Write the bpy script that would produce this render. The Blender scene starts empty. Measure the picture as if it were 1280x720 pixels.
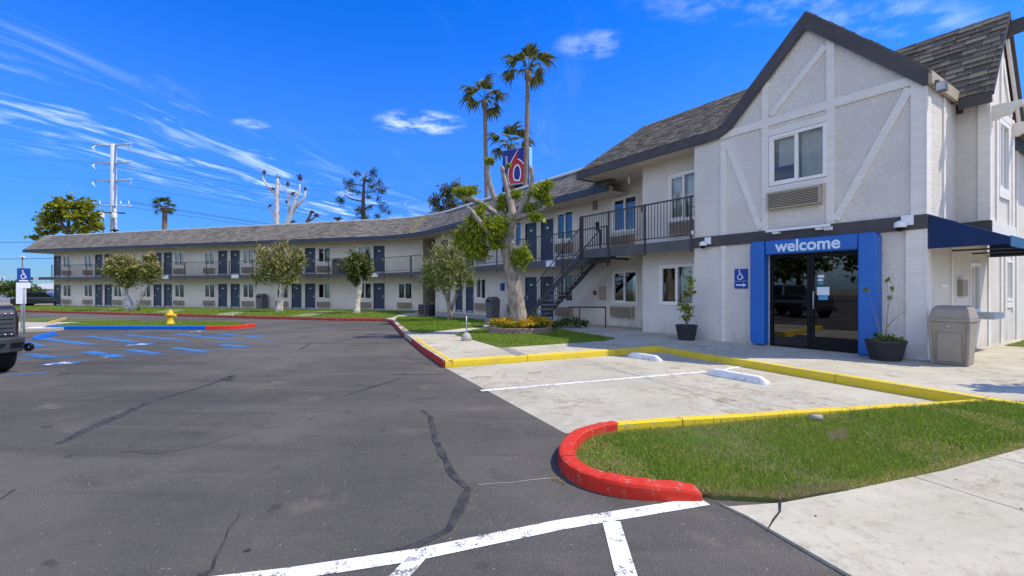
import bpy, bmesh, math, random
import numpy as np
from mathutils import Vector, Matrix
R_ = math.radians
rnd = random.Random(7)
sc = bpy.context.scene
C = sc.collection
# ------------------------------------------------------------ camera, light, exposure
cam = bpy.data.objects.new('camera', bpy.data.cameras.new('camera'))
C.objects.link(cam)
cam.location = (0, 0, 1.5)
cam.rotation_euler = (R_(90), 0, 0)
cam.data.sensor_width = 36
cam.data.lens = 36 * 590 / 1280
cam.data.shift_y = 2 / 1280
cam.data.clip_start = .05
cam.data.clip_end = 4000
sc.camera = cam
SUN_EL, SUN_AZ = 55.0, 95.7          # azimuth clockwise from +Y
SKY_STRENGTH, SUN_STRENGTH, EXPOSURE = 0.15, 2.75, 0.80
sc.view_settings.view_transform = 'Standard'
sc.view_settings.look = 'None'
sc.view_settings.exposure = EXPOSURE
sc.view_settings.gamma = 1
sc.view_settings.use_curve_mapping = False
sun = bpy.data.objects.new('sun', bpy.data.lights.new('sun', 'SUN'))
C.objects.link(sun)
sun.data.energy = SUN_STRENGTH
sun.data.angle = R_(.5)
sun.data.color = (1, .925, .77)
_e, _a = R_(SUN_EL), R_(SUN_AZ)
to_sun = Vector((math.cos(_e) * math.sin(_a), math.cos(_e) * math.cos(_a), math.sin(_e)))
sun.rotation_euler = to_sun.to_track_quat('Z', 'Y').to_euler()
sun.location = to_sun * 60


class NT:
    """short node-tree writer"""
    def __init__(s, tree):
        s.t = tree
        tree.nodes.clear()

    def n(s, typ, ins=None, **kw):
        nd = s.t.nodes.new(typ)
        for k, v in kw.items():
            setattr(nd, k, v)
        for k, v in (ins or {}).items():
            if isinstance(v, bpy.types.NodeSocket):
                s.t.links.new(v, nd.inputs[k])
            else:
                nd.inputs[k].default_value = v
        return nd

    def math(s, op, a, b=0.0, c=None, clamp=False):
        d = {0: a, 1: b}
        if c is not None:
            d[2] = c
        return s.n('ShaderNodeMath', d, operation=op, use_clamp=clamp).outputs[0]

    def mix(s, f, a, b):
        nd = s.n('ShaderNodeMix', data_type='RGBA')
        for i, v in ((0, f), (6, a), (7, b)):
            if isinstance(v, bpy.types.NodeSocket):
                s.t.links.new(v, nd.inputs[i])
            else:
                nd.inputs[i].default_value = v
        return nd.outputs[2]

    def ramp(s, f, stops):
        nd = s.n('ShaderNodeValToRGB', {0: f})
        el = nd.color_ramp.elements
        while len(el) < len(stops):
            el.new(.5)
        for e, (p, c) in zip(el, stops):
            e.position = p
            e.color = c if len(c) == 4 else (*c, 1)
        return nd.outputs[0]

    def smooth(s, v, a, b):
        return s.n('ShaderNodeMapRange', {0: v, 1: a, 2: b, 3: 0.0, 4: 1.0}, interpolation_type='SMOOTHSTEP').outputs[0]


world = bpy.data.worlds.new('World')
sc.world = world
world.use_nodes = True
W = NT(world.node_tree)
sky = W.n('ShaderNodeTexSky', sky_type='NISHITA', sun_disc=False, sun_elevation=R_(SUN_EL), sun_rotation=R_(SUN_AZ),
          air_density=1.1, dust_density=.1, ozone_density=2.0, altitude=0)
tc = W.n('ShaderNodeTexCoord')
sx = W.n('ShaderNodeSeparateXYZ', {0: tc.outputs['Generated']})
hz = W.math('SUBTRACT', 1.0, W.smooth(sx.outputs[2], -.05, .38))
tone = W.mix(hz, (.72, .69, 1.0, 1), (.15, .26, .50, 1))           # the clear dry air keeps the horizon blue
mul = W.n('ShaderNodeMix', {0: 1.0, 6: sky.outputs[0], 7: tone}, data_type='RGBA', blend_type='MULTIPLY').outputs[2]
hs = W.n('ShaderNodeHueSaturation', {'Hue': .500, 'Saturation': 1.31, 'Value': .97, 'Color': mul})
zz = W.math('MAXIMUM', sx.outputs[2], .03)
px = W.math('DIVIDE', sx.outputs[0], zz)
py = W.math('DIVIDE', sx.outputs[1], zz)
# cirrus streaks lie in a plane overhead, running along (.2,.98)
cr = W.math('SUBTRACT', W.math('MULTIPLY', px, .978), W.math('MULTIPLY', py, .205))     # across
al = W.math('ADD', W.math('MULTIPLY', px, .205), W.math('MULTIPLY', py, .978))          # along
v1 = W.n('ShaderNodeCombineXYZ', {0: W.math('MULTIPLY', cr, 3.4), 1: W.math('MULTIPLY', al, 1.05), 2: 0.3})
n1 = W.n('ShaderNodeTexNoise', {'Vector': v1.outputs[0], 'Scale': 1.15, 'Detail': 9, 'Roughness': .60, 'Distortion': 1.1})
v2 = W.n('ShaderNodeCombineXYZ', {0: W.math('MULTIPLY', cr, 1.25), 1: W.math('MULTIPLY', al, .42), 2: 4.1})
n2 = W.n('ShaderNodeTexNoise', {'Vector': v2.outputs[0], 'Scale': 1.0, 'Detail': 3, 'Roughness': .5})
band = W.math('SUBTRACT', 1.0, W.smooth(W.math('ABSOLUTE', W.math('ADD', cr, 3.15)), .35, 1.25))
big = W.smooth(n2.outputs[0], .47, .66)
behind = W.smooth(al, .3, -1.2)                              # thicker unseen cloud added behind the camera to whiten the fill light
msk = W.math('MAXIMUM', W.math('MAXIMUM', band, W.math('MULTIPLY', big, .07)), W.math('MULTIPLY', behind, .9))
cir = W.math('MULTIPLY', W.smooth(n1.outputs[0], W.math('SUBTRACT', .47, W.math('MULTIPLY', behind, .36)), .82), msk)
v3 = W.n('ShaderNodeCombineXYZ', {0: px, 1: py, 2: 1.7})
n3 = W.n('ShaderNodeTexNoise', {'Vector': v3.outputs[0], 'Scale': 6.0, 'Detail': 7, 'Roughness': .62})


def puff(cx, cy, rx, ry, amp):
    dx = W.math('DIVIDE', W.math('SUBTRACT', px, cx), rx)
    dy = W.math('DIVIDE', W.math('SUBTRACT', py, cy), ry)
    q = W.math('ADD', W.math('MULTIPLY', dx, dx), W.math('MULTIPLY', dy, dy))
    g = W.math('SUBTRACT', 1.0, W.smooth(q, .0, 1.6))
    return W.math('MULTIPLY', W.math('MULTIPLY', g, amp), W.smooth(n3.outputs[0], .38, .72))


cl = W.math('MULTIPLY', cir, W.math('ADD', .52, W.math('MULTIPLY', behind, .43)))
for a in ((-.55, 2.84, .24, .20, .55), (.33, 1.93, .14, .11, .24), (.9, 1.64, .45, .14, .15), (-1.57, 2.85, .10, .09, .3), (1.45, 1.75, .3, .12, .18),
          (.2, -2.2, .9, .5, .8), (-1.5, -1.0, .7, .5, .7), (3.5, 1.2, .9, .8, .8)):
    cl = W.math('ADD', cl, puff(*a))
cl = W.math('MINIMUM', cl, .9)
cl = W.math('MULTIPLY', cl, W.smooth(sx.outputs[2], .0, .06))
skyc = W.mix(cl, hs.outputs[0], (6.4, 7.0, 7.6, 1))
bg = W.n('ShaderNodeBackground', {0: skyc, 1: SKY_STRENGTH})
W.n('ShaderNodeOutputWorld', {0: bg.outputs[0]})


# ------------------------------------------------------------ materials
def mat(name, col, rough=.8, col2=None, nscale=6.0, lo=.35, hi=.65, bump=0.0, bscale=40.0, bdist=.01, metal=0.0, attr=None,
        spec=.3, coat=0.0, col3=None, n3scale=60., streak=None):
    m = bpy.data.materials.new(name)
    m.use_nodes = True
    T = NT(m.node_tree)
    co = T.n('ShaderNodeTexCoord').outputs['Object']
    out = T.n('ShaderNodeOutputMaterial')
    c = (*col, 1)
    if streak:
        co2 = T.n('ShaderNodeMapping', {0: co, 3: streak}).outputs[0]
    else:
        co2 = co
    if col2:
        nz = T.n('ShaderNodeTexNoise', {'Vector': co2, 'Scale': nscale, 'Detail': 6, 'Roughness': .62})
        c = T.mix(T.smooth(nz.outputs[0], lo, hi), (*col, 1), (*col2, 1))
    if col3:
        nz = T.n('ShaderNodeTexNoise', {'Vector': co, 'Scale': n3scale, 'Detail': 2, 'Roughness': .6})
        c = T.mix(T.smooth(nz.outputs[0], .56, .74), c, (*col3, 1))
    if attr:
        at = T.n('ShaderNodeAttribute', attribute_name='rnd')
        rc = T.ramp(at.outputs['Fac'], attr)
        c = T.mix(.75 if col2 else 1.0, c, rc)
    b = T.n('ShaderNodeBsdfPrincipled', {'Base Color': c, 'Roughness': rough, 'Metallic': metal, 'Specular IOR Level': spec, 'Coat Weight': coat})
    if bump:
        nb = T.n('ShaderNodeTexNoise', {'Vector': co, 'Scale': bscale, 'Detail': 5, 'Roughness': .65})
        bp = T.n('ShaderNodeBump', {'Strength': bump, 'Distance': bdist, 'Height': nb.outputs[0]})
        T.t.links.new(bp.outputs[0], b.inputs['Normal'])
    T.t.links.new(b.outputs[0], out.inputs[0])
    return m


def glass_mat(name, tint, refl=1.0):
    m = bpy.data.materials.new(name)
    m.use_nodes = True
    T = NT(m.node_tree)
    tr = T.n('ShaderNodeBsdfTransparent', {0: (*tint, 1)})
    gl = T.n('ShaderNodeBsdfGlossy', {'Color': (1, 1, 1, 1), 'Roughness': .015})
    fr = T.n('ShaderNodeFresnel', {0: 1.5})
    f = T.math('MULTIPLY', fr.outputs[0], refl, clamp=True)
    mx = T.n('ShaderNodeMixShader', {0: f, 1: tr.outputs[0], 2: gl.outputs[0]})
    T.n('ShaderNodeOutputMaterial', {0: mx.outputs[0]})
    return m


def paint_wear(name, col, under, thr=.6, scale=9.0, fine=60.):
    """road paint, worn away in patches"""
    m = bpy.data.materials.new(name)
    m.use_nodes = True
    T = NT(m.node_tree)
    co = T.n('ShaderNodeTexCoord').outputs['Object']
    a = T.n('ShaderNodeTexNoise', {'Vector': co, 'Scale': scale, 'Detail': 6, 'Roughness': .7})
    b_ = T.n('ShaderNodeTexNoise', {'Vector': co, 'Scale': fine, 'Detail': 3, 'Roughness': .7})
    s_ = T.math('ADD', T.math('MULTIPLY', a.outputs[0], .6), T.math('MULTIPLY', b_.outputs[0], .4))
    c = T.mix(T.smooth(s_, thr - .03, thr + .04), (*col, 1), (*under, 1))
    d_ = T.n('ShaderNodeTexNoise', {'Vector': co, 'Scale': 2.3, 'Detail': 8, 'Roughness': .72})
    e_ = T.n('ShaderNodeTexNoise', {'Vector': T.n('ShaderNodeMapping', {0: co, 3: (1, 1, 7)}).outputs[0], 'Scale': 5, 'Detail': 5, 'Roughness': .7})
    c = T.mix(T.math('MULTIPLY', T.smooth(d_.outputs[0], .50, .70), .30), c, (under[0] * .75, under[1] * .7, under[2] * .65, 1))
    c = T.mix(T.math('MULTIPLY', T.smooth(e_.outputs[0], .60, .70), .45), c, (.10, .085, .07, 1))
    bp = T.n('ShaderNodeBump', {'Strength': .4, 'Distance': .006, 'Height': b_.outputs[0]})
    b = T.n('ShaderNodeBsdfPrincipled', {'Base Color': c, 'Roughness': .8, 'Specular IOR Level': .2, 'Normal': bp.outputs[0]})
    T.n('ShaderNodeOutputMaterial', {0: b.outputs[0]})
    return m


def asphalt_mat(name='asphalt', k=1.0):
    m = bpy.data.materials.new(name)
    m.use_nodes = True
    T = NT(m.node_tree)
    co = T.n('ShaderNodeTexCoord').outputs['Object']
    big = T.n('ShaderNodeTexNoise', {'Vector': co, 'Scale': .22, 'Detail': 5, 'Roughness': .6})
    med = T.n('ShaderNodeTexNoise', {'Vector': co, 'Scale': 1.1, 'Detail': 7, 'Roughness': .7})
    fin = T.n('ShaderNodeTexNoise', {'Vector': co, 'Scale': 75, 'Detail': 4, 'Roughness': .75})
    vor = T.n('ShaderNodeTexVoronoi', {'Vector': co, 'Scale': 130, 'Randomness': 1.0})
    c = T.mix(T.smooth(big.outputs[0], .38, .62), (.094, .088, .077, 1), (.142, .130, .110, 1))
    c = T.mix(T.math('MULTIPLY', T.smooth(med.outputs[0], .54, .72), .8), c, (.185, .162, .125, 1))
    c = T.mix(T.math('MULTIPLY', T.smooth(med.outputs[0], .47, .33), .5), c, (.070, .066, .058, 1))
    c = T.mix(T.math('MULTIPLY', T.smooth(fin.outputs[0], .40, .30), .6), c, (.025, .025, .026, 1))
    sp = T.n('ShaderNodeSeparateColor', {0: vor.outputs['Color']})
    c = T.mix(T.math('MULTIPLY', T.smooth(sp.outputs[0], .90, .97), .4), c, (.24, .215, .185, 1))
    # sparse larger pale stones and tan leaf bits
    vo2 = T.n('ShaderNodeTexVoronoi', {'Vector': co, 'Scale': 16, 'Randomness': 1.0})
    c = T.mix(T.math('MULTIPLY', T.smooth(vo2.outputs['Distance'], .14, .08), T.smooth(T.n('ShaderNodeSeparateColor', {0: vo2.outputs['Color']}).outputs[1], .72, .8)), c, (.30, .25, .19, 1))
    oil = T.n('ShaderNodeTexNoise', {'Vector': co, 'Scale': 2.6, 'Detail': 3, 'Roughness': .5})
    c = T.mix(T.math('MULTIPLY', T.smooth(oil.outputs[0], .66, .74), .55), c, (.035, .033, .032, 1))
    trk = T.n('ShaderNodeTexNoise', {'Vector': T.n('ShaderNodeMapping', {0: co, 2: (0, 0, .5), 3: (.16, 1.5, 1)}).outputs[0], 'Scale': 1.0, 'Detail': 6, 'Roughness': .65})
    c = T.mix(T.math('MULTIPLY', T.smooth(trk.outputs[0], .52, .68), .45), c, (.185, .160, .132, 1))
    c = T.mix(T.math('MULTIPLY', T.smooth(trk.outputs[0], .45, .34), .4), c, (.058, .055, .053, 1))
    c = T.n('ShaderNodeHueSaturation', {'Value': k, 'Color': c}).outputs[0]
    hgt = T.math('ADD', fin.outputs[0], T.math('MULTIPLY', vor.outputs['Distance'], .9))
    bp = T.n('ShaderNodeBump', {'Strength': .8, 'Distance': .009, 'Height': hgt})
    b = T.n('ShaderNodeBsdfPrincipled', {'Base Color': c, 'Roughness': .92, 'Specular IOR Level': .12, 'Normal': bp.outputs[0]})
    T.n('ShaderNodeOutputMaterial', {0: b.outputs[0]})
    return m


def concrete_mat(name, a, b2, stain):
    m = bpy.data.materials.new(name)
    m.use_nodes = True
    T = NT(m.node_tree)
    geo = T.n('ShaderNodeNewGeometry').outputs['Position']
    n1 = T.n('ShaderNodeTexNoise', {'Vector': geo, 'Scale': .8, 'Detail': 7, 'Roughness': .68})
    n2 = T.n('ShaderNodeTexNoise', {'Vector': geo, 'Scale': 3.2, 'Detail': 8, 'Roughness': .75, 'Distortion': .6})
    n3 = T.n('ShaderNodeTexNoise', {'Vector': geo, 'Scale': 110, 'Detail': 3, 'Roughness': .7})
    c = T.mix(T.smooth(n1.outputs[0], .35, .65), (*a, 1), (*b2, 1))
    n4 = T.n('ShaderNodeTexNoise', {'Vector': geo, 'Scale': .45, 'Detail': 4, 'Roughness': .6})
    c = T.mix(T.math('MULTIPLY', T.math('MULTIPLY', T.smooth(n2.outputs[0], .46, .68), T.smooth(n4.outputs[0], .34, .58)), .85), c, (*stain, 1))
    n5 = T.n('ShaderNodeTexNoise', {'Vector': geo, 'Scale': 14, 'Detail': 6, 'Roughness': .75})
    c = T.mix(T.math('MULTIPLY', T.smooth(n5.outputs[0], .52, .70), .45), c, (stain[0] * .9, stain[1] * .9, stain[2] * .9, 1))
    c = T.mix(T.math('MULTIPLY', T.smooth(n3.outputs[0], .58, .72), .5), c, (stain[0] * .75, stain[1] * .73, stain[2] * .7, 1))
    oi = T.n('ShaderNodeObjectInfo').outputs['Random']
    c = T.n('ShaderNodeHueSaturation', {'Value': T.math('ADD', T.math('MULTIPLY', oi, .12), .94), 'Color': c}).outputs[0]
    bp = T.n('ShaderNodeBump', {'Strength': .35, 'Distance': .004, 'Height': n3.outputs[0]})
    b = T.n('ShaderNodeBsdfPrincipled', {'Base Color': c, 'Roughness': .85, 'Specular IOR Level': .25, 'Normal': bp.outputs[0]})
    T.n('ShaderNodeOutputMaterial', {0: b.outputs[0]})
    return m


def stucco_mat(name, a, b2):
    m = bpy.data.materials.new(name)
    m.use_nodes = True
    T = NT(m.node_tree)
    co = T.n('ShaderNodeTexCoord').outputs['Object']
    n1 = T.n('ShaderNodeTexNoise', {'Vector': co, 'Scale': .9, 'Detail': 6, 'Roughness': .6})
    v = T.n('ShaderNodeTexVoronoi', {'Vector': co, 'Scale': 30, 'Randomness': 1.0}, feature='SMOOTH_F1')
    n2 = T.n('ShaderNodeTexNoise', {'Vector': co, 'Scale': 26, 'Detail': 5, 'Roughness': .7, 'Distortion': 1.2})
    st = T.n('ShaderNodeTexNoise', {'Vector': T.n('ShaderNodeMapping', {0: co, 3: (2.0, 2.0, .35)}).outputs[0], 'Scale': 1.2, 'Detail': 7, 'Roughness': .7, 'Distortion': .8})
    c = T.mix(T.smooth(n1.outputs[0], .35, .65), (*a, 1), (*b2, 1))
    c = T.mix(T.math('MULTIPLY', T.smooth(st.outputs[0], .52, .80), .32), c, (b2[0] * .78, b2[1] * .76, b2[2] * .73, 1))
    c = T.mix(T.math('MULTIPLY', T.smooth(n2.outputs[0], .45, .33), .35), c, (a[0] * .7, a[1] * .7, a[2] * .7, 1))
    sz = T.n('ShaderNodeSeparateXYZ', {0: co}).outputs[2]
    gr = T.math('ADD', T.math('SUBTRACT', 1.0, T.math('MULTIPLY', sz, 2.2)), T.math('MULTIPLY', T.math('SUBTRACT', st.outputs[0], .5), 3.0))
    c = T.mix(T.math('MULTIPLY', T.smooth(gr, .0, 1.2), .38), c, (.40, .345, .28, 1))
    h = T.math('ADD', T.math('MULTIPLY', v.outputs['Distance'], .5), n2.outputs[0])
    bp = T.n('ShaderNodeBump', {'Strength': 1.0, 'Distance': .035, 'Height': h})
    b = T.n('ShaderNodeBsdfPrincipled', {'Base Color': c, 'Roughness': .9, 'Specular IOR Level': .15, 'Normal': bp.outputs[0]})
    T.n('ShaderNodeOutputMaterial', {0: b.outputs[0]})
    return m


def leaf_mat(name, stops, trans=.25):
    m = bpy.data.materials.new(name)
    m.use_nodes = True
    T = NT(m.node_tree)
    at = T.n('ShaderNodeAttribute', attribute_name='rnd')
    c = T.ramp(at.outputs['Fac'], stops)
    b = T.n('ShaderNodeBsdfPrincipled', {'Base Color': c, 'Roughness': .6, 'Specular IOR Level': .25})
    t = T.n('ShaderNodeBsdfTranslucent', {0: c})
    mx = T.n('ShaderNodeMixShader', {0: trans, 1: b.outputs[0], 2: t.outputs[0]})
    T.n('ShaderNodeOutputMaterial', {0: mx.outputs[0]})
    return m


def lawn_mat():
    m = bpy.data.materials.new('lawn_soil')
    m.use_nodes = True
    T = NT(m.node_tree)
    co = T.n('ShaderNodeTexCoord').outputs['Object']
    n1 = T.n('ShaderNodeTexNoise', {'Vector': co, 'Scale': .9, 'Detail': 6, 'Roughness': .65})
    n2 = T.n('ShaderNodeTexNoise', {'Vector': co, 'Scale': 40, 'Detail': 4, 'Roughness': .7})
    c = T.mix(T.smooth(n1.outputs[0], .40, .68), (.10, .16, .028, 1), (.21, .19, .07, 1))
    c = T.mix(T.smooth(n2.outputs[0], .5, .35), c, (.05, .075, .018, 1))
    bp = T.n('ShaderNodeBump', {'Strength': .8, 'Distance': .03, 'Height': n2.outputs[0]})
    b = T.n('ShaderNodeBsdfPrincipled', {'Base Color': c, 'Roughness': .95, 'Specular IOR Level': .1, 'Normal': bp.outputs[0]})
    T.n('ShaderNodeOutputMaterial', {0: b.outputs[0]})
    return m


M = dict(
    asphalt=asphalt_mat(),
    tar=mat('crack_tar', (.034, .033, .033), .85, (.075, .070, .066), 9, bump=.3, bscale=60, bdist=.004, spec=.2),
    crack=mat('crack_gap', (.03, .028, .025), .95),
    dry_soil=mat('dry_soil', (.30, .25, .17), .95, (.20, .19, .10), .12, bump=.4, bscale=3, bdist=.05),
    walk=concrete_mat('walk_concrete', (.45, .41, .30), (.55, .505, .38), (.22, .168, .098)),
    pad=concrete_mat('pad_concrete', (.42, .385, .29), (.51, .47, .36), (.23, .182, .112)),
    patch=concrete_mat('patch_concrete', (.27, .26, .245), (.31, .30, .285), (.24, .23, .22)),
    base=concrete_mat('rough_concrete', (.36, .34, .31), (.42, .40, .36), (.28, .26, .23)),
    stucco=stucco_mat('stucco', (.85, .785, .69), (.78, .715, .625)),
    stucco_far=stucco_mat('stucco_wing', (.84, .76, .655), (.77, .69, .595)),
    board=mat('painted_board', (.79, .735, .65), .65, (.72, .665, .585), 2.5, bump=.1, bscale=30, streak=(1, 1, 4)),
    dark_trim=mat('charcoal_trim', (.066, .058, .058), .6, (.086, .077, .075), 3, bump=.08, bscale=30),
    blue_trim=mat('slate_trim', (.045, .055, .085), .6, (.06, .07, .10), 2),
    soffit=mat('soffit_paint', (.66, .57, .47), .8, (.60, .515, .425), 1.5),
    navy=mat('navy_door_paint', (.034, .052, .085), .5, (.044, .064, .10), 2, bump=.05),
    white=mat('white_frame', (.84, .80, .74), .45, (.80, .76, .70), 5),
    white_paint=mat('white_enamel', (.80, .80, .78), .4),
    ac=mat('ac_beige', (.44, .37, .27), .6, (.40, .335, .245), 3),
    ac_dark=mat('ac_gap', (.06, .055, .05), .8),
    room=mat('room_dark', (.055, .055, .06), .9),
    curtain=mat('curtain_cloth', (.74, .73, .70), .9, (.60, .60, .57), 4, streak=(6, 6, .3)),
    curtain_green=mat('curtain_sage', (.60, .66, .56), .9, (.46, .54, .45), 4, streak=(6, 6, .3)),
    glass=glass_mat('window_glass', (.80, .84, .83), .95),
    door_glass=glass_mat('door_glass', (.30, .31, .32), 1.9),
    roof=mat('shingle_grey', (.150, .130, .105), .92, (.085, .074, .060), 2.2, bump=.5, bscale=90, bdist=.01,
             attr=[(0, (.075, .062, .046)), (.3, (.118, .100, .076)), (.65, (.165, .141, .105)), (1, (.230, .196, .143))]),
    roof_far=mat('shingle_weathered', (.20, .185, .165), .92, (.060, .056, .050), .9, .40, .60, bump=.5, bscale=60, bdist=.015, streak=(1, 1, .25),
                 attr=[(0, (.13, .113, .088)), (.4, (.185, .161, .126)), (.8, (.228, .20, .158)), (1, (.262, .233, .184))]),
    moss=mat('valley_moss', (.24, .20, .07), .95, (.15, .13, .07), 4),
    flat_roof=mat('flat_roof', (.45, .45, .45), .9),
    steel_dark=mat('railing_paint', (.060, .055, .056), .5, (.075, .07, .07), 6),
    concrete_edge=mat('balcony_edge', (.125, .118, .120), .75, (.10, .095, .097), 2),
    blue_surround=mat('blue_plastic', (.010, .105, .42), .35, (.014, .135, .48), .9, .3, .7, spec=.5, bump=.03, bscale=8),
    letter=mat('welcome_letters', (.62, .76, .86), .5),
    black=mat('black_metal', (.008, .008, .009), .5, (.012, .012, .012), 8, spec=.15),
    sticker=mat('sticker_white', (.7, .75, .78), .6),
    sticker_blue=mat('sticker_blue', (.10, .32, .55), .6),
    canvas=mat('awning_canvas', (.007, .024, .085), .75, (.010, .032, .105), 2, bump=.15, bscale=150, bdist=.002),
    canvas_edge=mat('valance_canvas', (.02, .10, .22), .75),
    sign_blue=mat('sign_blue', (.012, .060, .30), .5),
    ada_white=mat('sign_white', (.78, .80, .82), .5),
    plaza_blue=mat('sign_face_blue', (.010, .022, .26), .4),
    sign_red=mat('sign_red', (.46, .012, .025), .4),
    sign_side=mat('sign_side_blue', (.22, .50, .70), .5),
    yellow=paint_wear('yellow_curb_paint', (.72, .53, .03), (.40, .34, .22), .575, 9, 55),
    red=paint_wear('red_curb_paint', (.58, .034, .018), (.36, .19, .15), .575, 11, 55),
    red_old=paint_wear('faded_red_paint', (.38, .05, .035), (.30, .22, .19), .56, 5, 30),
    blue=paint_wear('blue_curb_paint', (.012, .13, .50), (.10, .17, .30), .63, 6, 30),
    blue_line=paint_wear('blue_line_paint', (.045, .18, .42), (.085, .10, .125), .545, 2.2, 22),
    white_line=paint_wear('white_line_paint', (.80, .79, .75), (.18, .17, .15), .552, 7, 70),
    white_worn=paint_wear('white_worn_paint', (.74, .77, .80), (.12, .16, .22), .53, 5, 26),
    stop=paint_wear('wheel_stop_paint', (.72, .72, .71), (.45, .44, .42), .57, 7, 30),
    curb_grey=mat('curb_concrete', (.40, .385, .36), .9, (.30, .29, .26), 4, bump=.4, bscale=50),
    tan_paint=mat('tan_paint', (.52, .36, .12), .8, (.42, .31, .13), 4),
    lawn=lawn_mat(),
    lawn_dark=mat('turf_soil', (.10, .14, .03), .95, (.19, .15, .07), 2.5, bump=.8, bscale=50, bdist=.02),
    blade=leaf_mat('grass_blades', [(0, (.075, .13, .012)), (.4, (.175, .285, .020)), (.75, (.285, .39, .04)), (.9, (.38, .35, .08)), (1, (.50, .40, .18))], .3),
    dry_blade=leaf_mat('dry_grass_blades', [(0, (.24, .19, .09)), (.5, (.38, .31, .16)), (1, (.50, .42, .25))], .3),
    bark=mat('pale_bark', (.40, .345, .285), .95, (.20, .165, .135), 9, bump=.9, bscale=22, bdist=.03, streak=(1, 1, .45)),
    bark_dark=mat('brown_bark', (.13, .095, .07), .95, (.075, .055, .04), 8, bump=.8, bscale=20, bdist=.03),
    bark_white=mat('whitewashed_bark', (.70, .64, .55), .9, (.36, .29, .23), 5, .42, .68, bump=.8, bscale=16, bdist=.03),
    bark_bare=mat('white_bare_bark', (.66, .63, .60), .9, (.48, .44, .40), 2, bump=.4, bscale=8, bdist=.03),
    palm_bark=mat('palm_bark', (.27, .20, .16), .95, (.16, .115, .09), 3, bump=.9, bscale=9, bdist=.05, streak=(1, 1, 6)),
    leaf_yew=leaf_mat('bright_green_leaf', [(0, (.05, .085, .012)), (.3, (.17, .24, .020)), (.65, (.36, .41, .03)), (1, (.54, .54, .06))], .4),
    leaf_brush=leaf_mat('olive_leaf', [(0, (.055, .08, .016)), (.4, (.165, .21, .038)), (.75, (.34, .36, .10)), (.9, (.42, .37, .15)), (1, (.50, .32, .20))]),
    leaf_topiary=leaf_mat('topiary_leaf', [(0, (.03, .045, .012)), (.5, (.11, .13, .028)), (1, (.24, .23, .07))]),
    leaf_pink=leaf_mat('bronze_leaf', [(0, (.06, .085, .016)), (.4, (.17, .205, .038)), (.75, (.34, .33, .09)), (1, (.50, .35, .18))]),
    leaf_pine=leaf_mat('pine_needles', [(0, (.014, .026, .012)), (.5, (.045, .065, .022)), (.85, (.10, .12, .04)), (1, (.18, .17, .07))], .1),
    leaf_euc=leaf_mat('eucalyptus_leaf', [(0, (.03, .045, .018)), (.5, (.10, .115, .05)), (1, (.21, .21, .11))]),
    leaf_yellow=leaf_mat('yellow_green_leaf', [(0, (.05, .06, .008)), (.4, (.19, .21, .014)), (.75, (.37, .38, .025)), (1, (.52, .49, .06))], .35),
    leaf_red=leaf_mat('copper_leaf', [(0, (.045, .02, .016)), (.5, (.12, .055, .04)), (1, (.20, .11, .07))]),
    leaf_hedge=leaf_mat('mid_green_leaf', [(0, (.025, .05, .012)), (.5, (.08, .125, .025)), (1, (.19, .22, .05))]),
    palm_leaf=leaf_mat('palm_leaf', [(0, (.022, .038, .012)), (.5, (.07, .10, .024)), (.85, (.16, .18, .05)), (1, (.26, .23, .09))], .2),
    tuft=mat('twig_tuft', (.30, .13, .05), .95, (.16, .08, .045), 6, bump=.8, bscale=12, bdist=.08),
    flower=leaf_mat('yellow_petal', [(0, (.10, .12, .02)), (.2, (.40, .22, .01)), (.5, (.62, .38, .012)), (1, (.75, .52, .03))], .2),
    brick=mat('bed_brick', (.34, .24, .20), .9, (.24, .17, .145), 8, bump=.5, bscale=40),
    pot=mat('planter_plastic', (.030, .030, .033), .55, (.042, .042, .044), 3, bump=.1),
    soil=mat('potting_soil', (.05, .035, .022), .95, bump=.8, bscale=30, bdist=.02),
    bin=mat('bin_taupe', (.33, .28, .215), .6, (.29, .25, .19), 3, bump=.08, bscale=60),
    bin_grey=mat('bin_grey', (.15, .14, .13), .6, (.13, .12, .11), 3),
    galv=mat('galvanised', (.46, .49, .52), .45, (.36, .39, .42), 5, metal=.4),
    pole_steel=mat('pale_steel', (.56, .60, .64), .55, (.44, .48, .52), 6),
    hydrant=mat('hydrant_yellow', (.72, .46, .015), .5, (.62, .40, .02), 6),
    tyre=mat('tyre_rubber', (.014, .014, .014), .85, (.022, .022, .022), 12, bump=.3, bscale=50),
    car_paint=mat('black_car_paint', (.016, .017, .020), .28, spec=.5, coat=.6),
    truck_trim=mat('truck_charcoal', (.05, .052, .058), .55, (.065, .067, .072), 5, bump=.15, bscale=70),
    chrome=mat('bright_rivet', (.62, .64, .66), .3, metal=.7),
    lens=mat('lamp_lens', (.75, .77, .80), .2),
    wire=mat('wire_dark', (.025, .025, .03), .6),
    far_white=mat('far_plaster', (.66, .66, .66), .9, (.56, .56, .56), .5),
    red_box=mat('red_cabinet', (.32, .03, .025), .5),
)

# ------------------------------------------------------------ ground helpers
TILT = -.005                        # the lot falls gently away


def gz(y):
    return TILT * y


def G(px_, py_, off=0.0):
    """ground point (x, y) seen at a place of the survey photograph, for a surface `off` above the lot"""
    Y = (1.5 - off) / ((py_ - 362) / 590 + TILT)
    return ((px_ - 640) / 590 * Y, Y)


uR = Vector((.5563, -.8310))
nR = Vector((.8310, .5563))
oR = Vector((8.24, 9.40))
aR = math.atan2(uR.y, uR.x)
wL = Vector((.9556, -.2945))
mL = Vector((.2945, .9556))
oL = Vector((-6.5, 34.43))
aL = math.atan2(wL.y, wL.x)


def RW(lx, d):
    return oR + uR * lx + nR * d


def LW(lx, d):
    return oL + wL * lx + mL * d


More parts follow.
